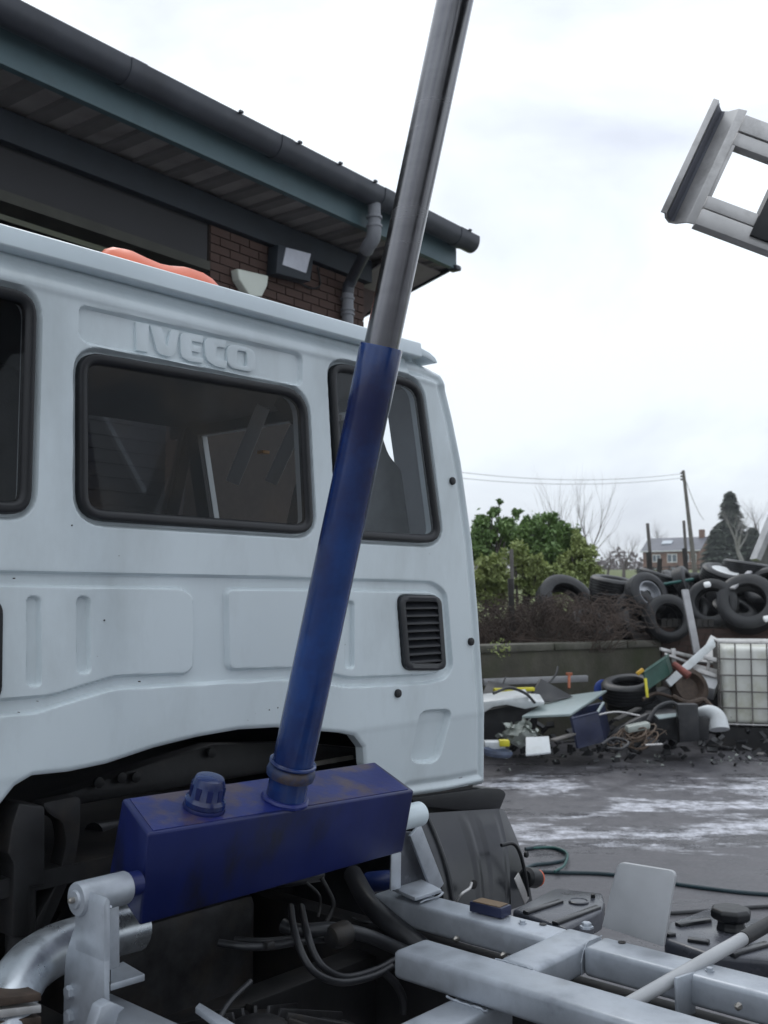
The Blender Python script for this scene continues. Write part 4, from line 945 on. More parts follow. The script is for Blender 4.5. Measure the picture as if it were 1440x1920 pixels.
# brick pier and the darker wall to its right
bw = thing('brick_wall', 'dark low brick wall carrying tyres behind the white tank', 'wall', PY(1300, 1400, 13.7))
C0 = V((B.x, B.y, 0)) + dirw * .02; C1 = C0 + V((3.6, -.25, 0)); d2 = (C1 - C0).normalized(); n2 = V((-d2.y, d2.x, 0))
G().prism([C0, C1, C1 + n2 * .3, C0 + n2 * .3], Z * 1.35).build('mortar_bed', M['mortar'], bw, smooth=False)
for r in range(17):
    s = -.11 if r % 2 else 0
    while s < 3.5:
        a = max(s, .002); b = min(s + .215, 3.58); p = C0 + d2 * a + Z * (.02 + r * .0775) - n2 * (.006 + random.random() * .008)
        if r >= 9: G().prism([p, p + d2 * (b - a), p + d2 * (b - a) + n2 * .05, p + n2 * .05], Z * .065).build('brick', M['brick'], bw, smooth=False)
        s += .225
g = G()
s = 0
while s < 3.5:
    p = C0 + d2 * s + Z * 1.352 - n2 * .03; G().prism([p, p + d2 * .068, p + d2 * .068 + n2 * .34, p + n2 * .34], Z * .10).build('coping_brick', M['darkpost'], bw, smooth=False); s += .076

# tyres
def tyre_mesh(R=.32, W=.235, r=.185):
    g = G(); prof = []
    hw = W / 2
    raw = [(r, -hw * .8), (r + .012, -hw * .95), (r + .05, -hw * 1.05), (R - .06, -hw * 1.04), (R - .02, -hw * .92), (R, -hw * .74)]
    tread = []
    for k in range(5):
        c = -hw * .62 + k * hw * .31; tread += [(R + .003, c - hw * .1), (R + .003, c + hw * .1), (R - .008, c + hw * .12), (R - .008, c + hw * .19)]
    prof = raw + tread + [(a, -b) for a, b in raw[::-1]] + [(r - .002, hw * .5), (r + .03, hw * .2), (r + .03, -hw * .2), (r - .002, -hw * .5)]
    g.lathe(V(), Z, prof, 36, closed=True); return g
ty0 = tyre_mesh().build('tyre', M['tyre'], origin=V((0, 0, 0)))
tyres = [  # px centre, Y, tilt, turn, size, label
 (1250, 1160, 13.55, 82, 4, .95, 'tyre standing upright directly above the brick pier'),
 (1212, 1115, 13.9, 70, 25, .95, 'leaning tyre with a bright rim edge left of the post'),
 (1335, 1132, 13.7, 76, -28, 1.05, 'upright tyre just right of the slanted grey post'),
 (1402, 1132, 13.5, 62, -20, 1.22, 'largest tyre lying open-faced over the white tank'),
 (1355, 1083, 14.3, 24, 30, .95, 'tyre tipped flat with a white-filled centre'),
 (1398, 1085, 14.5, 8, 0, 1.0, 'flat tyre in the middle of the tall stack'),
 (1402, 1103, 14.5, 6, 20, 1.0, 'flat tyre at the foot of the tall stack'),
 (1400, 1066, 14.5, 10, 60, 1.0, 'flat tyre topping the tall stack by the gable'),
 (1440, 1105, 14.0, 50, -40, 1.0, 'tyre cut off by the right edge of the photo'),
 (1285, 1100, 14.3, 70, 60, .9, 'tyre half hidden behind the slanted grey post'),
 (1232, 1090, 14.6, 20, 80, .9, 'flat tyre below the teal pipe'),
 (1308, 1110, 14.4, 60, 10, .85, 'small tyre wedged between upright ones'),
 (1192, 1145, 13.9, 78, -12, .9, 'tyre in the shade at the left end of the heap'),
 (1150, 1100, 14.3, 12, 40, 1.0, 'upper tyre of the dark stack beside the brambles'),
 (1150, 1120, 14.3, 10, 10, 1.0, 'second tyre of the dark stack beside the brambles'),
 (1150, 1141, 14.3, 9, 80, 1.0, 'third tyre of the dark stack beside the brambles'),
 (1150, 1162, 14.3, 10, 50, 1.0, 'lowest tyre of the dark stack beside the brambles'),
 (1108, 1175, 13.7, 40, 30, .95, 'tyre sunk among the brambles'),
 (1060, 1130, 14.6, 58, 20, 1.3, 'large tyre half hidden behind the brambles'),
 (1192, 1175, 13.8, 64, 35, .9, 'tyre low in the shade beside the brick pier'),
 (1360, 1125, 14.2, 60, 40, .9, 'tyre between the two big upright ones'),
 (1300, 1150, 14.0, 72, -50, .85, 'tyre behind the foot of the slanted grey post'),
 (1375, 1150, 13.9, 30, 15, .9, 'tyre lying under the largest one above the tank'),
]
rt_ = random.Random(11)
for k in range(26):
    tyres.append((rt_.uniform(1195, 1450), rt_.uniform(1096, 1168), rt_.uniform(14.3, 15.4), rt_.uniform(5, 85), rt_.uniform(-90, 90), rt_.uniform(.85, 1.15), 'old tyre half buried deep in the heap behind the front row'))
for k in range(5):
    tyres.append((rt_.uniform(1120, 1190), rt_.uniform(1120, 1180), rt_.uniform(14.4, 15.2), rt_.uniform(5, 85), rt_.uniform(-90, 90), rt_.uniform(.85, 1.1), 'old tyre half buried deep in the heap behind the front row'))
for i, (x, y, Y_, ti, tu, sc_, lb) in enumerate(tyres):
    o = ty0 if i == 0 else ty0.copy()
    if i: COL.objects.link(o)
    o.location = PY(x, y, Y_); o.rotation_euler = (math.radians(ti), 0, math.radians(tu)); o.scale = (sc_ * random.uniform(.95, 1.05), sc_ * random.uniform(.93, 1.03), sc_ * random.uniform(.8, 1.12))
    tag(o, lb, 'tyre', 'scrap tyres heaped behind the wall')
o = ty0.copy(); COL.objects.link(o); o.location = PZ(1180, 1325, .55); o.location = PY(1179, 1294, 12.0); o.rotation_euler = (math.radians(12), math.radians(-6), 0)
tag(o, 'tyre lying flat on the scrap heap in front of the concrete wall', 'tyre', 'scrap tyres heaped behind the wall')
G_ = tyre_mesh(.32, .22, .2); 
o = ty0.copy(); COL.objects.link(o); o.location = PY(1190, 1320, 12.1); o.rotation_euler = (math.radians(6), 0, 1); tag(o, 'lower tyre under the flat tyre on the scrap heap', 'tyre', 'scrap tyres heaped behind the wall')
# white-filled tyre centre = rim
rim = G().lathe(PY(1358, 1076, 14.25), Matrix.Rotation(math.radians(30), 3, 'Z') @ (Matrix.Rotation(math.radians(24), 3, 'X') @ Z), [(.01, .02), (.1, .02), (.15, .035), (.185, .05), (.19, .03), (.19, -.05), (.15, -.06)], 28).build('wheel_disc', M['upvc'])
tag(rim, 'bright white disc in the tipped tyre on top of the heap', 'wheel')
tl = [o for o in bpy.data.objects if o.get('label', '').startswith('leaning tyre')][0]
rim = G().lathe(V((0, 0, 0)), Z, [(.188, -.07), (.19, -.09), (.17, -.09), (.165, -.02), (.06, .0), (.06, .03), (.165, .01), (.17, .09), (.19, .09), (.188, .07)], 28, closed=True).build('rim', M['rimmetal'], origin=V((0, 0, 0)))
rim.parent = tl
g = G(); a_, b_ = PY(1290, 1104, 13.4), PY(1408, 1070, 13.9); g.bar(PY(1373, 1104, 13.5), PY(1406, 1072, 13.8), .07, .03); tag(g.build('metal_offcut', M['palemetal'], bevel=.004), 'pale metal strip leaning on the tyre stack', 'scrap metal')
g = G(); g.tube([PY(1234, 1097, 14.0), PY(1300, 1086, 14.1)], .02, 8); tag(g.build('plastic_pipe', M['hosegreen']), 'teal pipe lying across the tyres', 'pipe')
g = G(); g.bar(PY(1284, 1106, 12.9), PY(1307, 1226, 12.6), .085, .05, up=V((0, 1, 0))); tag(g.build('angle_post', M['palemetal'], bevel=.006), 'slanted pale grey metal post in front of the tyres', 'post')
for x, y, Y_ in ((1326, 1096, 13.5), (1438, 1160, 13.0)):
    g = G(); g.obox(PY(x, y, Y_), V((.045, 0, .01)), V((0, .04, .02)), V((0, 0, .025))); tag(g.build('foam_scrap', M['upvc'], bevel=.02), 'small white scrap lodged between the central tyres' if x < 1400 else 'white scrap at the right edge above the tank', 'scrap')
# fence posts
def post(x0, y0_, x1, y1_, Y_, w_, m, label, nm='fence_post'):
    g = G(); g.bar(PY(x0, y0_, Y_), PY(x1, y1_, Y_), w_, w_, up=V((0, 1, 0))); return tag(g.build(nm, M[m], bevel=.008), label, 'post', 'fence posts behind the wall')
post(959, 1030, 961, 1110, 13.3, .045, 'post', 'thin pale post in front of the green bush')
post(957, 1085, 961, 1190, 13.25, .07, 'darkpost', 'dark stub beside the pale post in the brambles')
post(1214, 981, 1219, 1040, 15.5, .045, 'post', 'tall pale post left of the house')
post(1216, 1035, 1220, 1096, 15.4, .07, 'darkpost', 'dark post below the tall pale one left of the house')
post(1282, 976, 1287, 1050, 15.8, .04, 'post', 'tall pale post in front of the house')
post(1283, 1028, 1288, 1090, 15.7, .06, 'darkpost', 'dark post below the pale one in front of the house')
post(1237, 1047, 1235, 1090, 15, .06, 'darkpost', 'short dark post with a white tip near the tyres')
# utility pole with wires
up = thing('utility_pole', 'leaning wooden utility pole with overhead wires', 'utility pole', PY(1305, 1098, 34))
Y_ = 34
G().tube([PY(1281, 882, Y_), PY(1306, 1098, Y_)], [.05, .085], 10).build('pole', M['post'], up)
for dy in (3, 9, 15): G().bar(PY(1276, 884 + dy, Y_), PY(1284, 884 + dy, Y_), .05, .05).build('insulator', M['darkpost'], up)
G().obox(PY(1303.5, 1083, Y_ - .14), V((.06, 0, 0)), V((0, .02, 0)), Z * .12).build('warning_tape', M['ywarm'], up)
def wire(p, q, sag, r=.009):
    pts = [p.lerp(q, t / 24) - Z * (sag * 4 * (t / 24) * (1 - t / 24)) for t in range(25)]
    G().tube(pts, r, 4).build('wire', M['wire'], up)
wire(PY(1281, 888, Y_), PY(860, 885, 30), .22); wire(PY(1281, 896, Y_), PY(860, 896, 30), .2)
wire(PY(1282, 890, Y_), PY(1320, 975, 55), .2, .012)
# house
YH = 150
hs = thing('brick_house', 'red brick house with slate roof and white windows on the hill', 'house', PY(1270, 1068, YH))
def hp_(x, y, dy=0): return PY(x, y, YH + dy)
zb_ = hp_(1270, 1072).z; ze = hp_(1206, 1034).z
a, b = hp_(1206, 1066), hp_(1313, 1066); 
b = PY(1311, 1066, YH - 4.5); a.z = b.z = zb_
ux = (b - a).normalized(); un = V((-ux.y, ux.x, 0)); hW = (b - a).length; hE = 2.9
G().prism([a, b, b + un * 6.5, a + un * 6.5], Z * hE).build('wall', M['housebrick'], hs, smooth=False)
rf = G(); r0 = a + Z * hE - un * .35 - ux * .3; r1 = b + Z * hE - un * .35 + ux * .35
ridge0 = a + Z * (hE + 2.1) + un * 3.25 - ux * .3; ridge1 = b + Z * (hE + 2.1) + un * 3.25 + ux * .35
bk0 = a + Z * hE + un * 6.9 - ux * .3; bk1 = b + Z * hE + un * 6.9 + ux * .35
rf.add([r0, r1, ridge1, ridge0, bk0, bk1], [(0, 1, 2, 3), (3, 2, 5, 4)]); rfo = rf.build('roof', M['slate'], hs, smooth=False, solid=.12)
G().prism([b + Z * hE, b + Z * (hE + 1.98) + un * 3.25, b + Z * hE + un * 6.5], -ux * .2).build('gable', M['housebrick'], hs, smooth=False)
chb = ridge1 - ux * .8
G().obox(chb + Z * .3, ux * .35, un * .35, Z * .75).build('chimney', M['housebrick'], hs, smooth=False)
G().obox(r0.lerp(r1, .5), ux * (hW / 2 + .3), un * .04, Z * .07).build('eaves_board', M['upvc'], hs, smooth=False)
for u0, u1, z0, z1 in ((.16, .34, 1.35, 2.45), (.42, .64, 1.25, 2.5), (.72, .84, 1.3, 2.45), (.85, .97, 1.3, 2.45), (.1, .3, .0, .5), (.5, .58, -.2, .7)):
    c_ = a + ux * hW * (u0 + u1) / 2 + Z * (z0 + z1) / 2 - un * .04; hw_ = hW * (u1 - u0) / 2 * .8
    wf = G().obox(c_, ux * hw_, un * .05, Z * (z1 - z0) / 2).build('window', M['upvc'], hs, smooth=False)
    for k in (-.5, .5): G().obox(c_ + ux * hw_ * k - un * .06, ux * hw_ * .38, un * .01, Z * (z1 - z0) / 2 * .78).build('pane', M['winglass'], wf, smooth=False)
sk = r0.lerp(r1, .38).lerp(ridge0.lerp(ridge1, .38), .62); sl = (ridge0 - r0).normalized(); rn = ux.cross(sl).normalized()
rn = rn if rn.z > 0 else -rn
G().obox(sk + rn * .08, ux * .75, sl * .5, rn * .06).build('skylight', M['solar'], hs, smooth=False)
# field fence
ff = thing('field_fence', 'far wooden post and rail fence below the house', 'fence', PY(1300, 1080, 90))
for k in range(14):
    x = 1195 + k * 15; G().bar(PY(x, 1064 - k * .9, 90), PY(x, 1078 - k * .8, 90), .12, .12, up=V((0, 1, 0))).build('fence_post', M['darkpost'], ff, smooth=False)
for dy in (3, 8): G().bar(PY(1190, 1064 + dy, 90), PY(1400, 1052 + dy, 90), .05, .08).build('rail', M['darkpost'], ff, smooth=False)
# gable at right edge
gb_ = thing('neighbour_building', 'grey gabled building with pale bargeboard at the right edge', 'building', PY(1450, 1100, 19))
g = G(); q = [(1418, 1048), (1462, 940), (1640, 1060), (1640, 1130), (1420, 1130)]
G().prism([PY(x, y, 19) for x, y in q], V((.62, 1.5, 0))).build('gable_wall', M['graywall'], gb_, smooth=False)
G().bar(PY(1416, 1050, 18.9), PY(1464, 934, 18.9), .35, .09, up=V((1, 0, .45))).build('bargeboard', M['palemetal'], gb_, smooth=False)
G().bar(PY(1460, 934, 18.9), PY(1650, 1062, 18.9), .35, .09, up=V((1, 0, -.6))).build('bargeboard', M['palemetal'], gb_, smooth=False)
G().prism([PY(1431, 1062, 18.95), PY(1452, 1062, 18.95), PY(1452, 1128, 18.95), PY(1431, 1128, 18.95)], V((0, .1, 0))).build('door', M['palemetal'], gb_, smooth=False)

# ---------------- vegetation
def leaf(g, p, s, up=.3):
    a = V((random.gauss(0, 1), random.gauss(0, 1), random.gauss(0, 1))).normalized(); b = a.orthogonal().normalized()
    b = (b * math.cos(random.random() * 6) + a.cross(b) * math.sin(random.random() * 6)).normalized()
    g.v += [p - a * s, p + b * s * .42, p + a * s, p - b * s * .42]; n = len(g.v); g.f.append((n - 4, n - 3, n - 2, n - 1))
def bush(name, label, cx, Y_, ztop_y, xs, base, m, n, ls, lobes, dens_=1.0, trunkm='bark'):
    root = thing(name, label, 'bush', PY(cx, base, Y_))
    g = G(); st = G(); foot = PY(cx, base, Y_)
    for (x, y, r, dz) in lobes:
        c = PY(x, y, Y_ + dz); R = r * Y_ / FPX
        st.tube(spl([foot + V((random.uniform(-.15, .15), 0, 0)), foot.lerp(c, .5) + V((random.uniform(-.1, .1), 0, 0)), c + Z * R * .7], 4), [.025 - .002 * k for k in range(9)], 5)
        k = int(n * 1.7 * (r / 40.) ** 1.7)
        # sub-clumps
        cl = [(c + V((random.gauss(0, 1), random.gauss(0, 1), random.gauss(0, 1))).normalized() * R * random.uniform(.35, 1.0), R * random.uniform(.18, .36)) for _ in range(16)]
        for _ in range(k):
            cc, rr = random.choice(cl); p = cc + V((random.gauss(0, 1), random.gauss(0, 1), random.gauss(0, 1))) * rr * .55
            leaf(g, p, ls * random.uniform(.6, 1.3))
    g.build('foliage', M[m], root, smooth=False); st.build('stems', M[trunkm], root)
    return root
bush('evergreen_bush', 'dark green broad-leaved bush next to the cab corner', 915, 16.5, 0, 0, 1110, 'dkgreen', 1500, .045,
     [(905, 1000, 30, 0), (925, 1012, 34, .3), (950, 990, 24, 0), (895, 1030, 34, 0), (925, 960, 10, 0), (937, 941, 5, 0), (912, 972, 8, 0), (968, 962, 10, 0), (900, 985, 14, 0)])
bush('evergreen_bush', 'tallest leafy green bush in the middle of the hedge', 1020, 17, 0, 0, 1110, 'dkgreen', 1500, .045,
     [(1005, 1000, 30, 0), (1035, 995, 28, 0), (1020, 1030, 42, 0), (1055, 1030, 34, .2), (1030, 972, 14, 0), (990, 985, 16, 0), (985, 1020, 30, 0), (1065, 1000, 20, 0), (1050, 1060, 34, .2), (960, 1010, 26, .2)])
bush('conifer_bush', 'feathery yellow-green bush at the right end of the hedge', 1090, 16.6, 0, 0, 1110, 'ylgreen', 1500, .035,
     [(1088, 1030, 26, 0), (1100, 1055, 28, 0), (1072, 1060, 30, 0), (1085, 1010, 16, 0), (1112, 1070, 20, 0), (1108, 1035, 14, 0), (1075, 1085, 26, 0), (1100, 1085, 22, 0)])
bush('shrub', 'pale yellow-green shrub under the dark bush by the cab', 925, 15.6, 0, 0, 1150, 'ylgreen', 1100, .035,
     [(905, 1070, 26, 0), (930, 1060, 32, 0), (945, 1085, 28, 0), (915, 1095, 24, 0), (895, 1095, 20, 0), (925, 1115, 24, 0), (950, 1108, 22, 0), (900, 1120, 18, 0)])
bush('shrub', 'mossy yellow-green shrub between two dark bushes', 985, 15.6, 0, 0, 1150, 'ylgreen', 1100, .035,
     [(975, 1050, 26, 0), (990, 1075, 28, 0), (1020, 1080, 26, 0), (1045, 1085, 26, 0), (965, 1035, 20, 0), (1060, 1095, 22, 0), (1010, 1055, 20, -.2), (985, 1100, 24, 0), (1010, 1105, 22, 0), (1035, 1110, 20, 0)])
def tree(name, label, x, ybase, ytop, Y_, m, spread=.5, depth=6, thick=.14, cat='tree', seedv=1, twig='twig', lean=0, first=.25):
    rs = random.Random(seedv); base = PY(x, ybase, Y_); H0 = (PY(x, ytop, Y_) - base).z
    root = thing(name, label, cat, base); tr = G(); cr = G()
    def grow(p, d, L0, r, lv):
        n = 3; pts = [p]; q = p; dd = d
        for k in range(n):
            dd = (dd + V((rs.gauss(0, .12), rs.gauss(0, .12), rs.gauss(0, .08) + .04))).normalized(); q = q + dd * L0 / n; pts.append(q)
        rr = [r * (1 - .4 * k / n) for k in range(n + 1)]
        (tr if lv < 2 else cr).tube(pts, rr, 6 if lv < 2 else 3, cap=False)
        if lv < depth:
            for k in range(3 if lv else 5):
                t = rs.uniform(.35, 1.0) if k else 1.0; i = min(n - 1, int(t * n)); pos = pts[i].lerp(pts[i + 1], t * n - i) if t < 1 else pts[-1]
                az = rs.uniform(0, 6.283); sp = rs.uniform(.35, 1.0) * spread * (1.0 if k else .4); side = V((math.cos(az), math.sin(az), rs.uniform(.1, .5)))
                nd_ = (dd + side * sp * 1.6).normalized(); grow(pos, nd_, L0 * rs.uniform(.58, .8), rr[-1] * .65, lv + 1)
    grow(base, V((lean, 0, 1)).normalized(), H0 * first, thick, 0)
    tr.build('trunk', M[m], root); cr.build('crown', M[twig], root); return root
tree('bare_tree', 'round leafless tree left of the brick house', 1170, 1088, 968, 60, 'bark', .66, 7, .11, seedv=3, first=.31)
tree('bare_tree', 'low leafless tree between the hedge and the round tree', 1140, 1088, 1000, 50, 'bark', .7, 6, .07, seedv=8, first=.30)
tree('bare_tree', 'pale-limbed leafless tree at the right in front of the conifer', 1392, 1064, 930, 90, 'palebark', .5, 6, .22, seedv=5, first=.32, twig='palebark')
tree('bare_tree', 'distant leafless tree rising behind the house roof', 1250, 1062, 972, 200, 'bark', .6, 6, .3, seedv=12, first=.36)
tree('bare_tree', 'faint leafless tree at the far right beyond the conifer', 1425, 1060, 935, 140, 'bark', .5, 6, .3, seedv=14, first=.38)
for i, (x, yt) in enumerate(((1050, 935), (1075, 950), (1100, 935), (1062, 960), (1118, 955))):
    tree('sapling', ['thin bare sapling rising over the middle of the hedge', 'second bare sapling over the hedge, shorter', 'tallest bare sapling over the right of the hedge', 'spindly sapling close behind the leafy bush', 'bare sapling at the right end of the hedge'][i], x, 1090, yt, 22, 'bark', .22, 3, .018, seedv=30 + i, first=.62)['group'] = 'bare saplings behind the hedge'
# conifer
def conifer(label, x, yb, yt, Y_, wpx, seedv):
    rs = random.Random(seedv); base = PY(x, yb, Y_); H0 = PY(x, yt, Y_).z - base.z; R = wpx * Y_ / FPX
    root = thing('conifer_tree', label, 'tree', base); G().tube([base, base + Z * H0], [.18, .02], 8).build('trunk', M['bark'], root)
    g = G()
    for i in range(2600):
        t = rs.random() ** .75; s0_ = Y_ / 62.; rr = R * (1 - t) ** .85 * rs.uniform(.1, 1.05) * (1 + .25 * math.sin(t * 46)); az = rs.uniform(0, 6.283)
        p = base + Z * (H0 * (.05 + .95 * t) - rr * .3) + V((math.cos(az), math.sin(az), 0)) * rr
        o = V((math.cos(az), math.sin(az), -.4)); s = .28 * s0_; sd_ = V((-math.sin(az), math.cos(az), rs.uniform(-.5, .5)))
        g.v += [p - sd_ * s * .5, p + sd_ * s * .5, p + o * s * 1.3]; n = len(g.v); g.f.append((n - 3, n - 2, n - 1))
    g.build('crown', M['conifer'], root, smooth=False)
conifer('dark pointed conifer behind the pale bare tree', 1372, 1064, 922, 120, 42, 4)
conifer('low dark conifer at the foot of the tall pointed one', 1345, 1064, 990, 115, 30, 5)
conifer('broad dark conifer at the right beside the gable', 1412, 1064, 990, 118, 44, 6)
# brambles
g = G(); rs = random.Random(5)
for i in range(1000):
    x = rs.uniform(885, 1150); Y_ = 12.9 + rs.random() * 1.8; p = PY(x, 1200, Y_); p.z = 1.05; a = rs.uniform(-1, 1); Hh = rs.uniform(.15, .75) * (1.0 if x > 960 else .8); Ln = rs.uniform(.2, .9) * rs.choice((-1, 1))
    pts = [p + V((Ln * t, rs.uniform(-.03, .03), Hh * math.sin(math.pi * min(1, t * rs.uniform(.55, .9))))) for t in (0, .2, .4, .6, .8, 1.0)]
    g.tube(spl(pts, 2), .0045, 3, cap=False)
tag(g.build('bramble_thicket', M['bramble']), 'tangle of brown leafless brambles on top of the concrete wall', 'brambles', kind='stuff')
g = G()
for i in range(1500):
    x = rs.uniform(1120, 1440); Y_ = rs.uniform(22, 34); p = PY(x, 1100, Y_); p.z = hz(p.x, p.y); s = rs.uniform(.15, .45)
    g.add([p + V((-.012, 0, 0)), p + V((.012, 0, 0)), p + V((rs.uniform(-.15, .15), rs.uniform(-.05, .05), s))], [(0, 1, 2)])
tag(g.build('tall_grass', M['ylgreen'], smooth=False), 'rough tall grass on the bank beyond the tyres', 'grass', kind='stuff')
for i, (x, yt, Y_, h_) in enumerate(((943, 1205, 11.95, .3),)):
    g = G(); b0_ = PY(x, 1214, Y_)
    wd_ = thing('weed', 'small green weed growing from the wall coping', 'plant', b0_)
    for k in range(90): leaf(g, b0_ + V((rs.gauss(0, .07), rs.gauss(0, .05), rs.gauss(0, .05))), .022)
    g.build('foliage', M['ylgreen'], wd_, smooth=False)
    st = G()
    for k in range(7): st.tube([b0_ - Z * .04, b0_ + V((rs.gauss(0, .05), rs.gauss(0, .04), rs.gauss(.03, .03)))], .003, 4)
    st.build('stems', M['bark'], wd_)
# distant hedge line
g = G()
for i in range(5000):
    x = rs.uniform(850, 1700); Y_ = rs.uniform(165, 200); p = PY(x, 1060, Y_); p.z = hz(p.x, p.y) + rs.random() ** 1.5 * (2.6 + 1.2 * math.sin(x * .05)); leaf(g, p, .5)
tag(g.build('far_hedgerow', M['twig'], smooth=False), 'far brown hedgerow along the top of the field', 'hedge', kind='stuff')

# ================================================================== SCRAP HEAP
def sheet(name, label, cat, pts, m, th=.02, vec=None, bev=.004, group=None):
    P = [PY(*q) for q in pts]; g = G(); n = (P[1] - P[0]).cross(P[2] - P[0]).normalized()
    g.prism(P, (vec if vec is not None else n * th)); return tag(g.build(name, M[m], bevel=bev), label, cat, group)
sheet('sheet_panel', 'pale grey-green flat sheet propped over a navy box', 'panel', [(979, 1347, 10.8), (1070, 1343, 10.7), (1138, 1298, 11.8), (1040, 1311, 11.9)], 'palegreen', .025)
# car bumper / wing in white
wp = [(905, 1316), (950, 1311), (994, 1306), (990, 1314), (1022, 1316), (1020, 1322), (985, 1330), (950, 1322), (925, 1326), (905, 1338)]
sheet('car_wing', 'white curved car wing lying against the wall by the cab', 'car wing', [(x, y, 11.0) for x, y in wp], 'offwhite', vec=V((.0, .35, .05)), bev=.02)
g = G(); g.prism([PY(x, y, 11.35) for x, y in [(905, 1332), (950, 1324), (1000, 1322), (1010, 1345), (1000, 1385), (905, 1395)]], V((0, .3, 0))); tag(g.build('black_bumper', M['black'], bevel=.02), 'black bumper slats under the white car wing', 'bumper')
bxn = thing('navy_box', 'open navy plastic box under the pale sheet', 'box', PY(1105, 1380, 11))
q = [PY(x, y, Y_) for x, y, Y_ in ((1071, 1348, 10.7), (1120, 1336, 10.9), (1131, 1318, 11.3), (1088, 1328, 11.2))]
dn = V((.06, 0, -.30))
for i in range(4):
    a, b = q[i], q[(i + 1) % 4]; nn = (b - a).cross(Z).normalized() * .012
    G().hexa([a + dn - nn, b + dn - nn, b + dn + nn, a + dn + nn, a - nn, b - nn, b + nn, a + nn]).build('side', M['navy'], bxn, smooth=False)
    G().tube([a, b], .016, 6).build('rim', M['palegreen'] if i == 1 else M['navy'], bxn)
G().prism([p + dn for p in q], Z * .01).build('base', M['navy'], bxn, smooth=False)
# blue disc
g = G(); g.lathe(PY(1133, 1294, 12.2), V((.1, -1, .25)), [(.12, 0), (.125, .005), (.12, .012), (.01, .012)], 28); tag(g.build('blue_disc', M['signblue'], bevel=0), 'round blue sign disc behind the flat tyre', 'sign')
# green crate full of scrap
gc = thing('green_crate', 'tilted green plastic crate with scrap on top of the heap', 'crate', PY(1225, 1290, 11.8))
o_ = PY(1205, 1268, 11.6); X_ = (PY(1246, 1240, 11.8) - o_); Y__ = V((.12, .32, .02)); Zc = (PY(1255, 1272, 11.8) - PY(1246, 1240, 11.8)) * .95
o_ = PY(1207, 1262, 11.6)
for nm, a, b, c_ in (('side', o_, X_, Zc), ('side', o_ + Y__, X_, Zc), ('side', o_, Y__, Zc), ('side', o_ + X_, Y__, Zc), ('base', o_ + Zc, X_, Y__)):
    n_ = b.cross(c_).normalized() * .012
    G().hexa([a, a + b, a + b + c_, a + c_, a + n_, a + b + n_, a + b + c_ + n_, a + c_ + n_]).build(nm, M['crategreen'], gc, smooth=False)
for a, b in ((o_, o_ + X_), (o_ + X_, o_ + X_ + Y__), (o_ + X_ + Y__, o_ + Y__), (o_ + Y__, o_)): G().tube([a, b], .014, 6).build('rim', M['crategreen'], gc)
g = G(); g.bar(PY(1194, 1264, 11.6), PY(1206, 1255, 11.6), .05, .04); tag(g.build('yellow_bracket', M['ywarm'], bevel=.008), 'orange-yellow bracket left of the green crate', 'scrap')
g = G(); g.bar(PY(1210, 1272, 11.5), PY(1214, 1308, 11.4), .03, .02, up=V((0, 1, 0))); tag(g.build('yellow_strap', M['yellow'], bevel=.004), 'thin yellow strap hanging below the green crate', 'strap')
g = G(); g.bar(PY(926, 1294, 11.4), PY(1001, 1292, 11.5), .08, .04); tag(g.build('yellow_strip', M['yellow'], bevel=.01), 'bright yellow-green strip lying on the heap by the cab', 'strip')
g = G(); g.bar(PY(905, 1279, 11.9), PY(1100, 1272, 12.5), .06, .075); tag(g.build('timber_batten', M['palemetal'], bevel=.004), 'long grey batten leaning along the concrete wall', 'batten')
g = G(); g.bar(PY(1067, 1265, 12.1), PY(1067, 1291, 12.0), .03, .03, up=V((0, 1, 0))).bar(PY(1061, 1264, 12.1), PY(1073, 1264, 12.1), .04, .035); tag(g.build('hammer', M['orangerust'], bevel=.004), 'orange T-shaped tool standing against the wall', 'tool')
sheet('black_sheet', 'folded black sheet behind the white car wing', 'sheet', [(990, 1312, 11.4), (1015, 1272, 11.6), (1050, 1296, 11.7), (1075, 1306, 11.6), (1030, 1316, 11.4)], 'black', .03)
sheet('black_board', 'flat black board low against the wall next to the cab', 'panel', [(905, 1300, 11.5), (915, 1276, 11.7), (945, 1282, 11.7), (1000, 1297, 11.6), (990, 1305, 11.4)], 'black', .03)
g = G(); 
for i in range(26):
    p = PY(rs.uniform(955, 995), rs.uniform(1365, 1388), 10.4 + rs.random() * .3); nn = V((rs.gauss(0, 1), rs.gauss(0, 1), rs.gauss(0, 1))).normalized(); t_ = nn.orthogonal().normalized(); u_ = nn.cross(t_); s = rs.uniform(.05, .12)
    g.grid(lambda u, v: p + t_ * s * (u - .5) * 2 + u_ * s * (v - .5) * 2 + nn * s * .5 * noise.noise(V((u * 3, v * 3, i))), 5, 5)
tag(g.build('plastic_bag', M['bag']), 'crumpled pale plastic bag heap under the grey-green sheet', 'bag')
sheet('white_board', 'square off-white board lying nearest the yard in the heap', 'board', [(986, 1382, 10.1), (1029, 1380, 10.15), (1033, 1410, 9.9), (986, 1415, 9.85)], 'offwhite', .02)
g = G(); g.obox(PY(927, 1396, 10.2), V((.1, 0, 0)), V((0, .08, 0)), Z * .035); tag(g.build('pale_block', M['offwhite'], bevel=.01), 'small pale block on the ground by the cab corner', 'block')
g = G(); g.obox(PY(945, 1393, 10.15), V((.05, 0, 0)), V((0, .05, 0)), Z * .03); tag(g.build('yellow_scrap', M['yellow'], bevel=.01), 'small yellow scrap beside the plastic bag', 'scrap')
g = G(); g.lathe(PY(932, 1411, 10.0), V((.1, 0, 1)), [(.13, -.03), (.15, 0), (.14, .03), (.12, .01), (.1, .0)], 20); tag(g.build('round_tray', M['dullblue']), 'round blue-grey tray on the tarmac by the cab corner', 'tray')
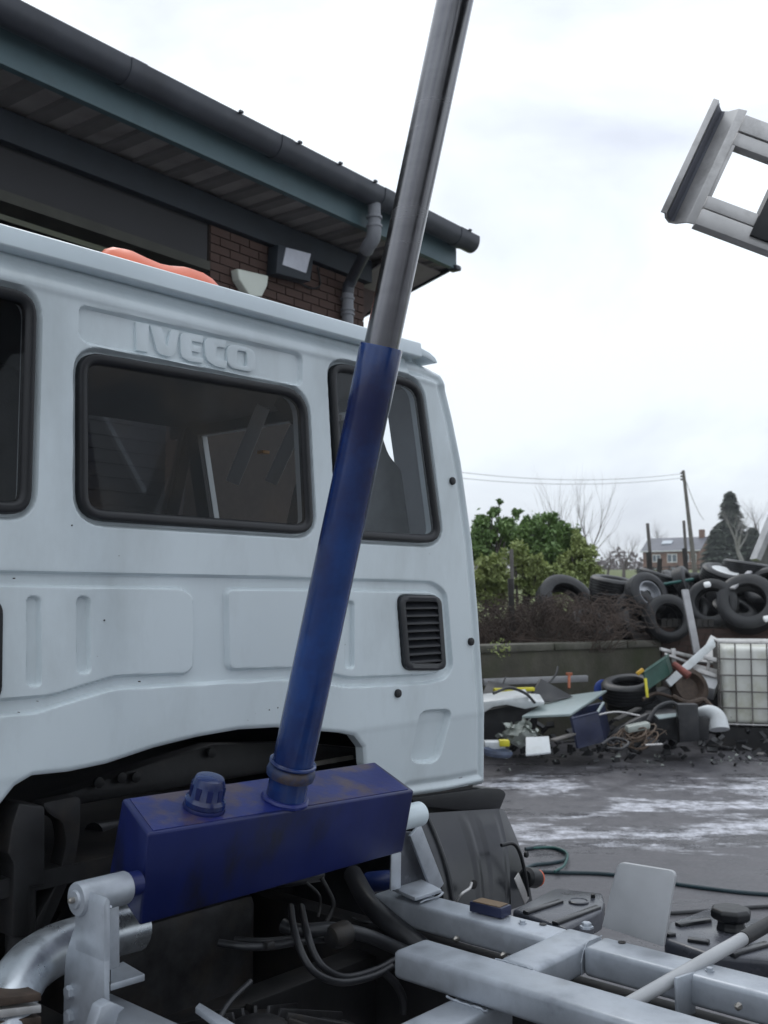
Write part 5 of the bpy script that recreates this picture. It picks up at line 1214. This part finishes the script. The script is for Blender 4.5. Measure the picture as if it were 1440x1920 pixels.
# cable bundle and black scrap
g = G(); c_ = PY(1192, 1380, 10.6)
for i in range(26):
    r_ = rs.uniform(.05, .17); a0_ = rs.uniform(0, 6.28); tl = V((rs.uniform(-.3, .3), rs.uniform(-.3, .3), 0)); cc = c_ + V((rs.gauss(0, .09), rs.gauss(0, .06), rs.gauss(0, .03)))
    g.tube([cc + V((math.cos(a0_ + t) * r_, math.sin(a0_ + t) * r_ * .6, .45 * r_ * math.sin(a0_ + t * 1.3) )) for t in [k * .45 for k in range(rs.randint(6, 14))]], rs.choice((.004, .006, .009)), 5)
tag(g.build('cable_bundle', M['copper']), 'brown tangle of old cables in the middle of the heap', 'cables')
g = G(); g.obox(c_ + V((.02, 0, .09)), V((.12, .02, .02)), V((0, .08, 0)), Z * .035); tag(g.build('pale_casting', M['bag'], bevel=.02), 'pale dented casting on the cable tangle', 'scrap')
g = G(); g.prism([PY(x, y, 10.8) for x, y in [(1271, 1321), (1309, 1321), (1311, 1390), (1275, 1392)]], V((.02, .16, 0))); tag(g.build('black_slab', M['black'], bevel=.006), 'upright dark slab in front of the black drum', 'slab')
g = G(); g.prism([PY(x, y, 11.1) for x, y in [(1225, 1340), (1272, 1336), (1330, 1345), (1330, 1388), (1230, 1388)]], V((0, .4, 0))); tag(g.build('black_crate', M['black'], bevel=.02), 'low black casing behind the upright slab', 'casing')
g = G(); g.prism([PY(x, y, 11.0) for x, y in [(1140, 1385), (1165, 1362), (1215, 1338), (1228, 1340), (1226, 1352), (1180, 1372), (1150, 1392)]], V((0, .12, 0))); tag(g.build('black_trim', M['black'], bevel=.01), 'curved black trim over the cable tangle', 'trim')
g = G(); g.tube(spl([PY(1308, 1336, 11.0), PY(1330, 1334, 10.9), PY(1345, 1345, 10.85), PY(1349, 1368, 10.8)], 6), [.05 + .003 * k for k in range(19)], 14); tag(g.build('white_duct', M['offwhite']), 'bent white plastic duct beside the black casing', 'duct')
sheet('grey_sheet', 'small light grey strip on the black casing', 'sheet', [(1228, 1340, 11.0), (1272, 1336, 11.05), (1272, 1342, 10.95), (1235, 1347, 10.9)], 'palegreen', .015)
# window frame scrap (white angled lattice)
wf = thing('aluminium_frame', 'pale aluminium frame leaning between the crate and the tank', 'frame', PY(1300, 1300, 12.3))
for a, b, w_ in (((1238, 1217, 12.3), (1300, 1232, 12.5), .04), ((1262, 1216, 12.3), (1264, 1242, 12.3), .05), ((1252, 1282, 11.8), (1340, 1204, 12.4), .09), ((1292, 1247, 12.3), (1352, 1262, 12.2), .06), ((1300, 1254, 12.2), (1350, 1270, 12.1), .05), ((1320, 1232, 12.2), (1352, 1240, 12.1), .05), ((1329, 1238, 12.2), (1327, 1262, 12.2), .03), ((1246, 1226, 12.25), (1300, 1246, 12.3), .03)):
    G().bar(PY(*a), PY(*b), w_, .03, up=V((0, -1, .2))).build('frame_bar', M['alu'] if w_ < .09 else M['offwhite'], wf, bevel=.004)
sheet('grey_tray', 'grey triangular tray against the wall beside the tank', 'tray', [(1306, 1240, 12.9), (1333, 1190, 13.1), (1362, 1207, 13.0), (1352, 1244, 12.8)], 'alu', .04)
sheet('grey_tub', 'pale grey tub below the aluminium frame', 'tub', [(1305, 1262, 12.2), (1350, 1272, 12.1), (1340, 1292, 12.0), (1305, 1284, 12.1)], 'galv2', .2)
g = G(); g.tube([PY(1262, 1244, 11.8), PY(1292, 1268, 11.7)], [.035, .05], 10); tag(g.build('red_extinguisher', M['redbrown'], bevel=.006), 'faded red cylinder beside the green crate', 'cylinder')
g = G(); g.lathe(PY(1290, 1290, 12.0), V((.3, -.8, .4)), [(.1, -.1), (.22, -.08), (.24, 0), (.22, .08), (.15, .1), (.12, .02)], 24); tag(g.build('brake_drum', M['rust']), 'dark rusty drum behind the casing on the heap', 'drum')
g = G(); g.prism([PY(x, y, 12.2) for x, y in [(1306, 1290), (1350, 1290), (1356, 1380), (1300, 1370)]], V((0, .3, 0))); tag(g.build('black_bin', M['black'], bevel=.03), 'black bin wedged left of the white tank', 'bin')
g = G(); g.prism([PY(x, y, 11.9) for x, y in [(1214, 1300), (1258, 1290), (1265, 1330), (1215, 1335)]], V((0, .3, 0))); tag(g.build('dark_housing', M['black'], bevel=.03), 'dark housing under the green crate', 'housing')
# long thin scrap tangled through the heap
SCR = [
 ('steel_rod', 'dark steel rod sticking up behind the black sheet', 'rod', [(1010, 1300, 11.7), (1040, 1268, 11.8), (1046, 1250, 11.9)], .012, 'black'),
 ('steel_rod', 'thin grey rod lying across the navy box', 'rod', [(1090, 1350, 10.8), (1150, 1335, 11.0), (1200, 1342, 11.0)], .010, 'alu'),
 ('bent_tube', 'bent dark tube curling over the black casing', 'tube', [(1215, 1352, 10.9), (1235, 1325, 11.0), (1262, 1318, 11.1), (1280, 1335, 11.0)], .022, 'black'),
 ('bent_tube', 'rusty tube poking out beside the flat tyre', 'tube', [(1205, 1312, 11.6), (1230, 1300, 11.7), (1262, 1308, 11.8)], .020, 'rust'),
 ('plank', 'short dark plank leaning below the green crate', 'plank', [(1155, 1350, 11.1), (1198, 1328, 11.4)], .03, 'darkpost'),
 ('plank', 'dirty plank end between the board and the navy box', 'plank', [(1036, 1388, 10.4), (1075, 1376, 10.7)], .025, 'post'),
 ('hose_offcut', 'black hose offcut drooping on the car wing', 'hose', [(925, 1300, 11.0), (955, 1290, 11.1), (985, 1300, 11.0), (1003, 1318, 10.9)], .016, 'black'),
 ('hose_offcut', 'black hose curl in front of the cable tangle', 'hose', [(1128, 1396, 10.2), (1150, 1384, 10.3), (1178, 1392, 10.2), (1165, 1404, 10.1), (1138, 1402, 10.1)], .014, 'black'),
 ('steel_strip', 'narrow pale strip lying in front of the casing', 'strip', [(1210, 1397, 10.1), (1242, 1395, 10.1)], .016, 'alu'),
 ('steel_strip', 'thin grey strip leaning on the black bin', 'strip', [(1302, 1338, 11.9), (1322, 1288, 12.1)], .014, 'alu'),
 ('exhaust_pipe', 'rust-brown exhaust pipe under the aluminium frame', 'pipe', [(1262, 1306, 11.7), (1290, 1318, 11.6), (1318, 1312, 11.7), (1334, 1326, 11.6)], .03, 'rust'),
 ('steel_rod', 'leaning rod beside the yellow-green strip', 'rod', [(936, 1300, 11.5), (948, 1270, 11.9)], .010, 'black'),
]
for nm, lb, ct, pts, r_, m_ in SCR:
    P = [PY(*q) for q in pts]; P = spl(P, 5) if len(P) > 2 else P
    g = G()
    if nm in ('plank', 'steel_strip'): g.bar(P[0], P[1], r_ * 2.6, r_ * .8)
    else: g.tube(P, r_, 8)
    tag(g.build(nm, M[m_], bevel=.003 if nm in ('plank', 'steel_strip') else 0), lb, ct)
# loose debris of the heap
g = G()
for i in range(170):
    x = rs.uniform(900, 1440)
    Yd = rs.uniform(10.9, 12.3) if rs.random() < .85 else rs.uniform(10.2, 10.9); px_ = (x - 720) / FPX * Yd
    hmax = max(0, .38 * min(1, (Yd - 10.6) / 1.2)); p = V((px_, Yd, rs.random() * hmax)); s = rs.uniform(.008, .022) + hmax * .09
    a = V((rs.gauss(0, 1), rs.gauss(0, 1), rs.gauss(0, .5))).normalized(); b = a.orthogonal().normalized(); c2 = a.cross(b)
    g.obox(p, a * s * rs.uniform(.5, 1.8), b * s * rs.uniform(.3, 1), c2 * s * rs.uniform(.1, .4))
tag(g.build('scrap_debris', M['black'], smooth=False), 'loose dark scrap and rubble under the heap', 'rubble', kind='stuff')
g = G()
for i in range(35):
    x = rs.uniform(900, 1440); Yd = rs.uniform(10.2, 11.4); p = V(((x - 720) / FPX * Yd, Yd, .02 + rs.random() * .12)); s = rs.uniform(.006, .018)
    a = V((rs.gauss(0, 1), rs.gauss(0, 1), rs.gauss(0, .5))).normalized(); b = a.orthogonal().normalized(); c2 = a.cross(b)
    g.obox(p, a * s * rs.uniform(.5, 1.8), b * s * rs.uniform(.3, 1), c2 * s * rs.uniform(.1, .4))
tag(g.build('pale_litter', M['bag'], smooth=False), 'pale bits of litter along the foot of the heap', 'litter', kind='stuff')
g = G(); g.tube(spl([PZ(1418, 1398, .02), PZ(1432, 1394, .02), PZ(1460, 1396, .02)], 5), .012, 6); tag(g.build('yellow_cable', M['ywarm']), 'short yellow cable end at the right edge of the yard', 'cable')
g = G(); g.tube(spl([PZ(1330, 1398, .03), PZ(1365, 1402, .04), PZ(1390, 1398, .05), PZ(1420, 1403, .03)], 5), [.02 + .01 * math.sin(k * .7) for k in range(16)], 6); tag(g.build('black_strip', M['black']), 'crooked black strip lying in front of the white tank', 'strip')
# IBC tank
ib = thing('ibc_tank', 'dirty white bulk liquid tank in a steel cage', 'tank', PY(1410, 1370, 11.6))
iu = V((math.cos(math.radians(-14)), math.sin(math.radians(-14)), 0)); iv = V((-iu.y, iu.x, 0)); i0 = PY(1352, 1352, 11.9)
def I_(a, b, z): return V((i0.x, i0.y, 0)) + iu * a + iv * b + Z * z
zb0, zt0 = .30, 1.22
G().hexa([I_(.03, .03, zb0), I_(1.17, .03, zb0), I_(1.17, .97, zb0), I_(.03, .97, zb0), I_(.03, .03, zt0 - .05), I_(1.17, .03, zt0 - .05), I_(1.17, .97, zt0 - .05), I_(.03, .97, zt0 - .05)]).build('bottle', M['ibcplastic'], ib, bevel=.06, seg=4)
for k in range(8):
    a = .0 + k * 1.2 / 7
    G().tube([I_(a, -.01, zb0 - .02), I_(a, -.01, zt0)], .0085, 6).build('cage_bar', M['post'], ib)
for k in range(6):
    z = zb0 + k * (zt0 - zb0) / 5
    G().tube([I_(0, -.02, z), I_(1.2, -.02, z), I_(1.2, 1.0, z), I_(0, 1.0, z)], .009, 6, closed=True).build('cage_hoop', M['post'] if 0 < k < 5 else M['alu'], ib)
for k in range(1, 6): G().tube([I_(-.01, k / 6, zb0 - .02), I_(-.01, k / 6, zt0)], .0085, 6).build('cage_bar', M['post'], ib)
for k in range(3): G().tube([I_(0, .2 + .3 * k, zt0 + .005), I_(1.2, .2 + .3 * k, zt0 + .005)], .013, 6).build('cage_bar', M['alu'], ib)
for b in (0.02, .45, .88): G().hexa([I_(0, b, .0), I_(1.2, b, .0), I_(1.2, b + .1, .0), I_(0, b + .1, .0), I_(0, b, .26), I_(1.2, b, .26), I_(1.2, b + .1, .26), I_(0, b + .1, .26)]).build('pallet_runner', M['dark'], ib, smooth=False)

for o in bpy.data.objects:
    if '_o' in o: del o['_o']

hzm = bpy.data.materials.new('haze'); hzm.use_nodes = True; T = hzm.node_tree; T.nodes.remove(T.nodes['Principled BSDF'])
pv = T.nodes.new('ShaderNodeVolumePrincipled'); pv.inputs['Color'].default_value = (.92, .95, 1, 1); pv.inputs['Density'].default_value = .0006; T.links.new(pv.outputs[0], T.nodes['Material Output'].inputs['Volume'])
ho = G().box((-520, -70, -1.5), (520, 720, 22)).build('haze', hzm, origin=V((0, 0, 0)), smooth=False); ho['kind'] = 'stuff'; ho['label'] = 'thin damp haze over the yard and fields'
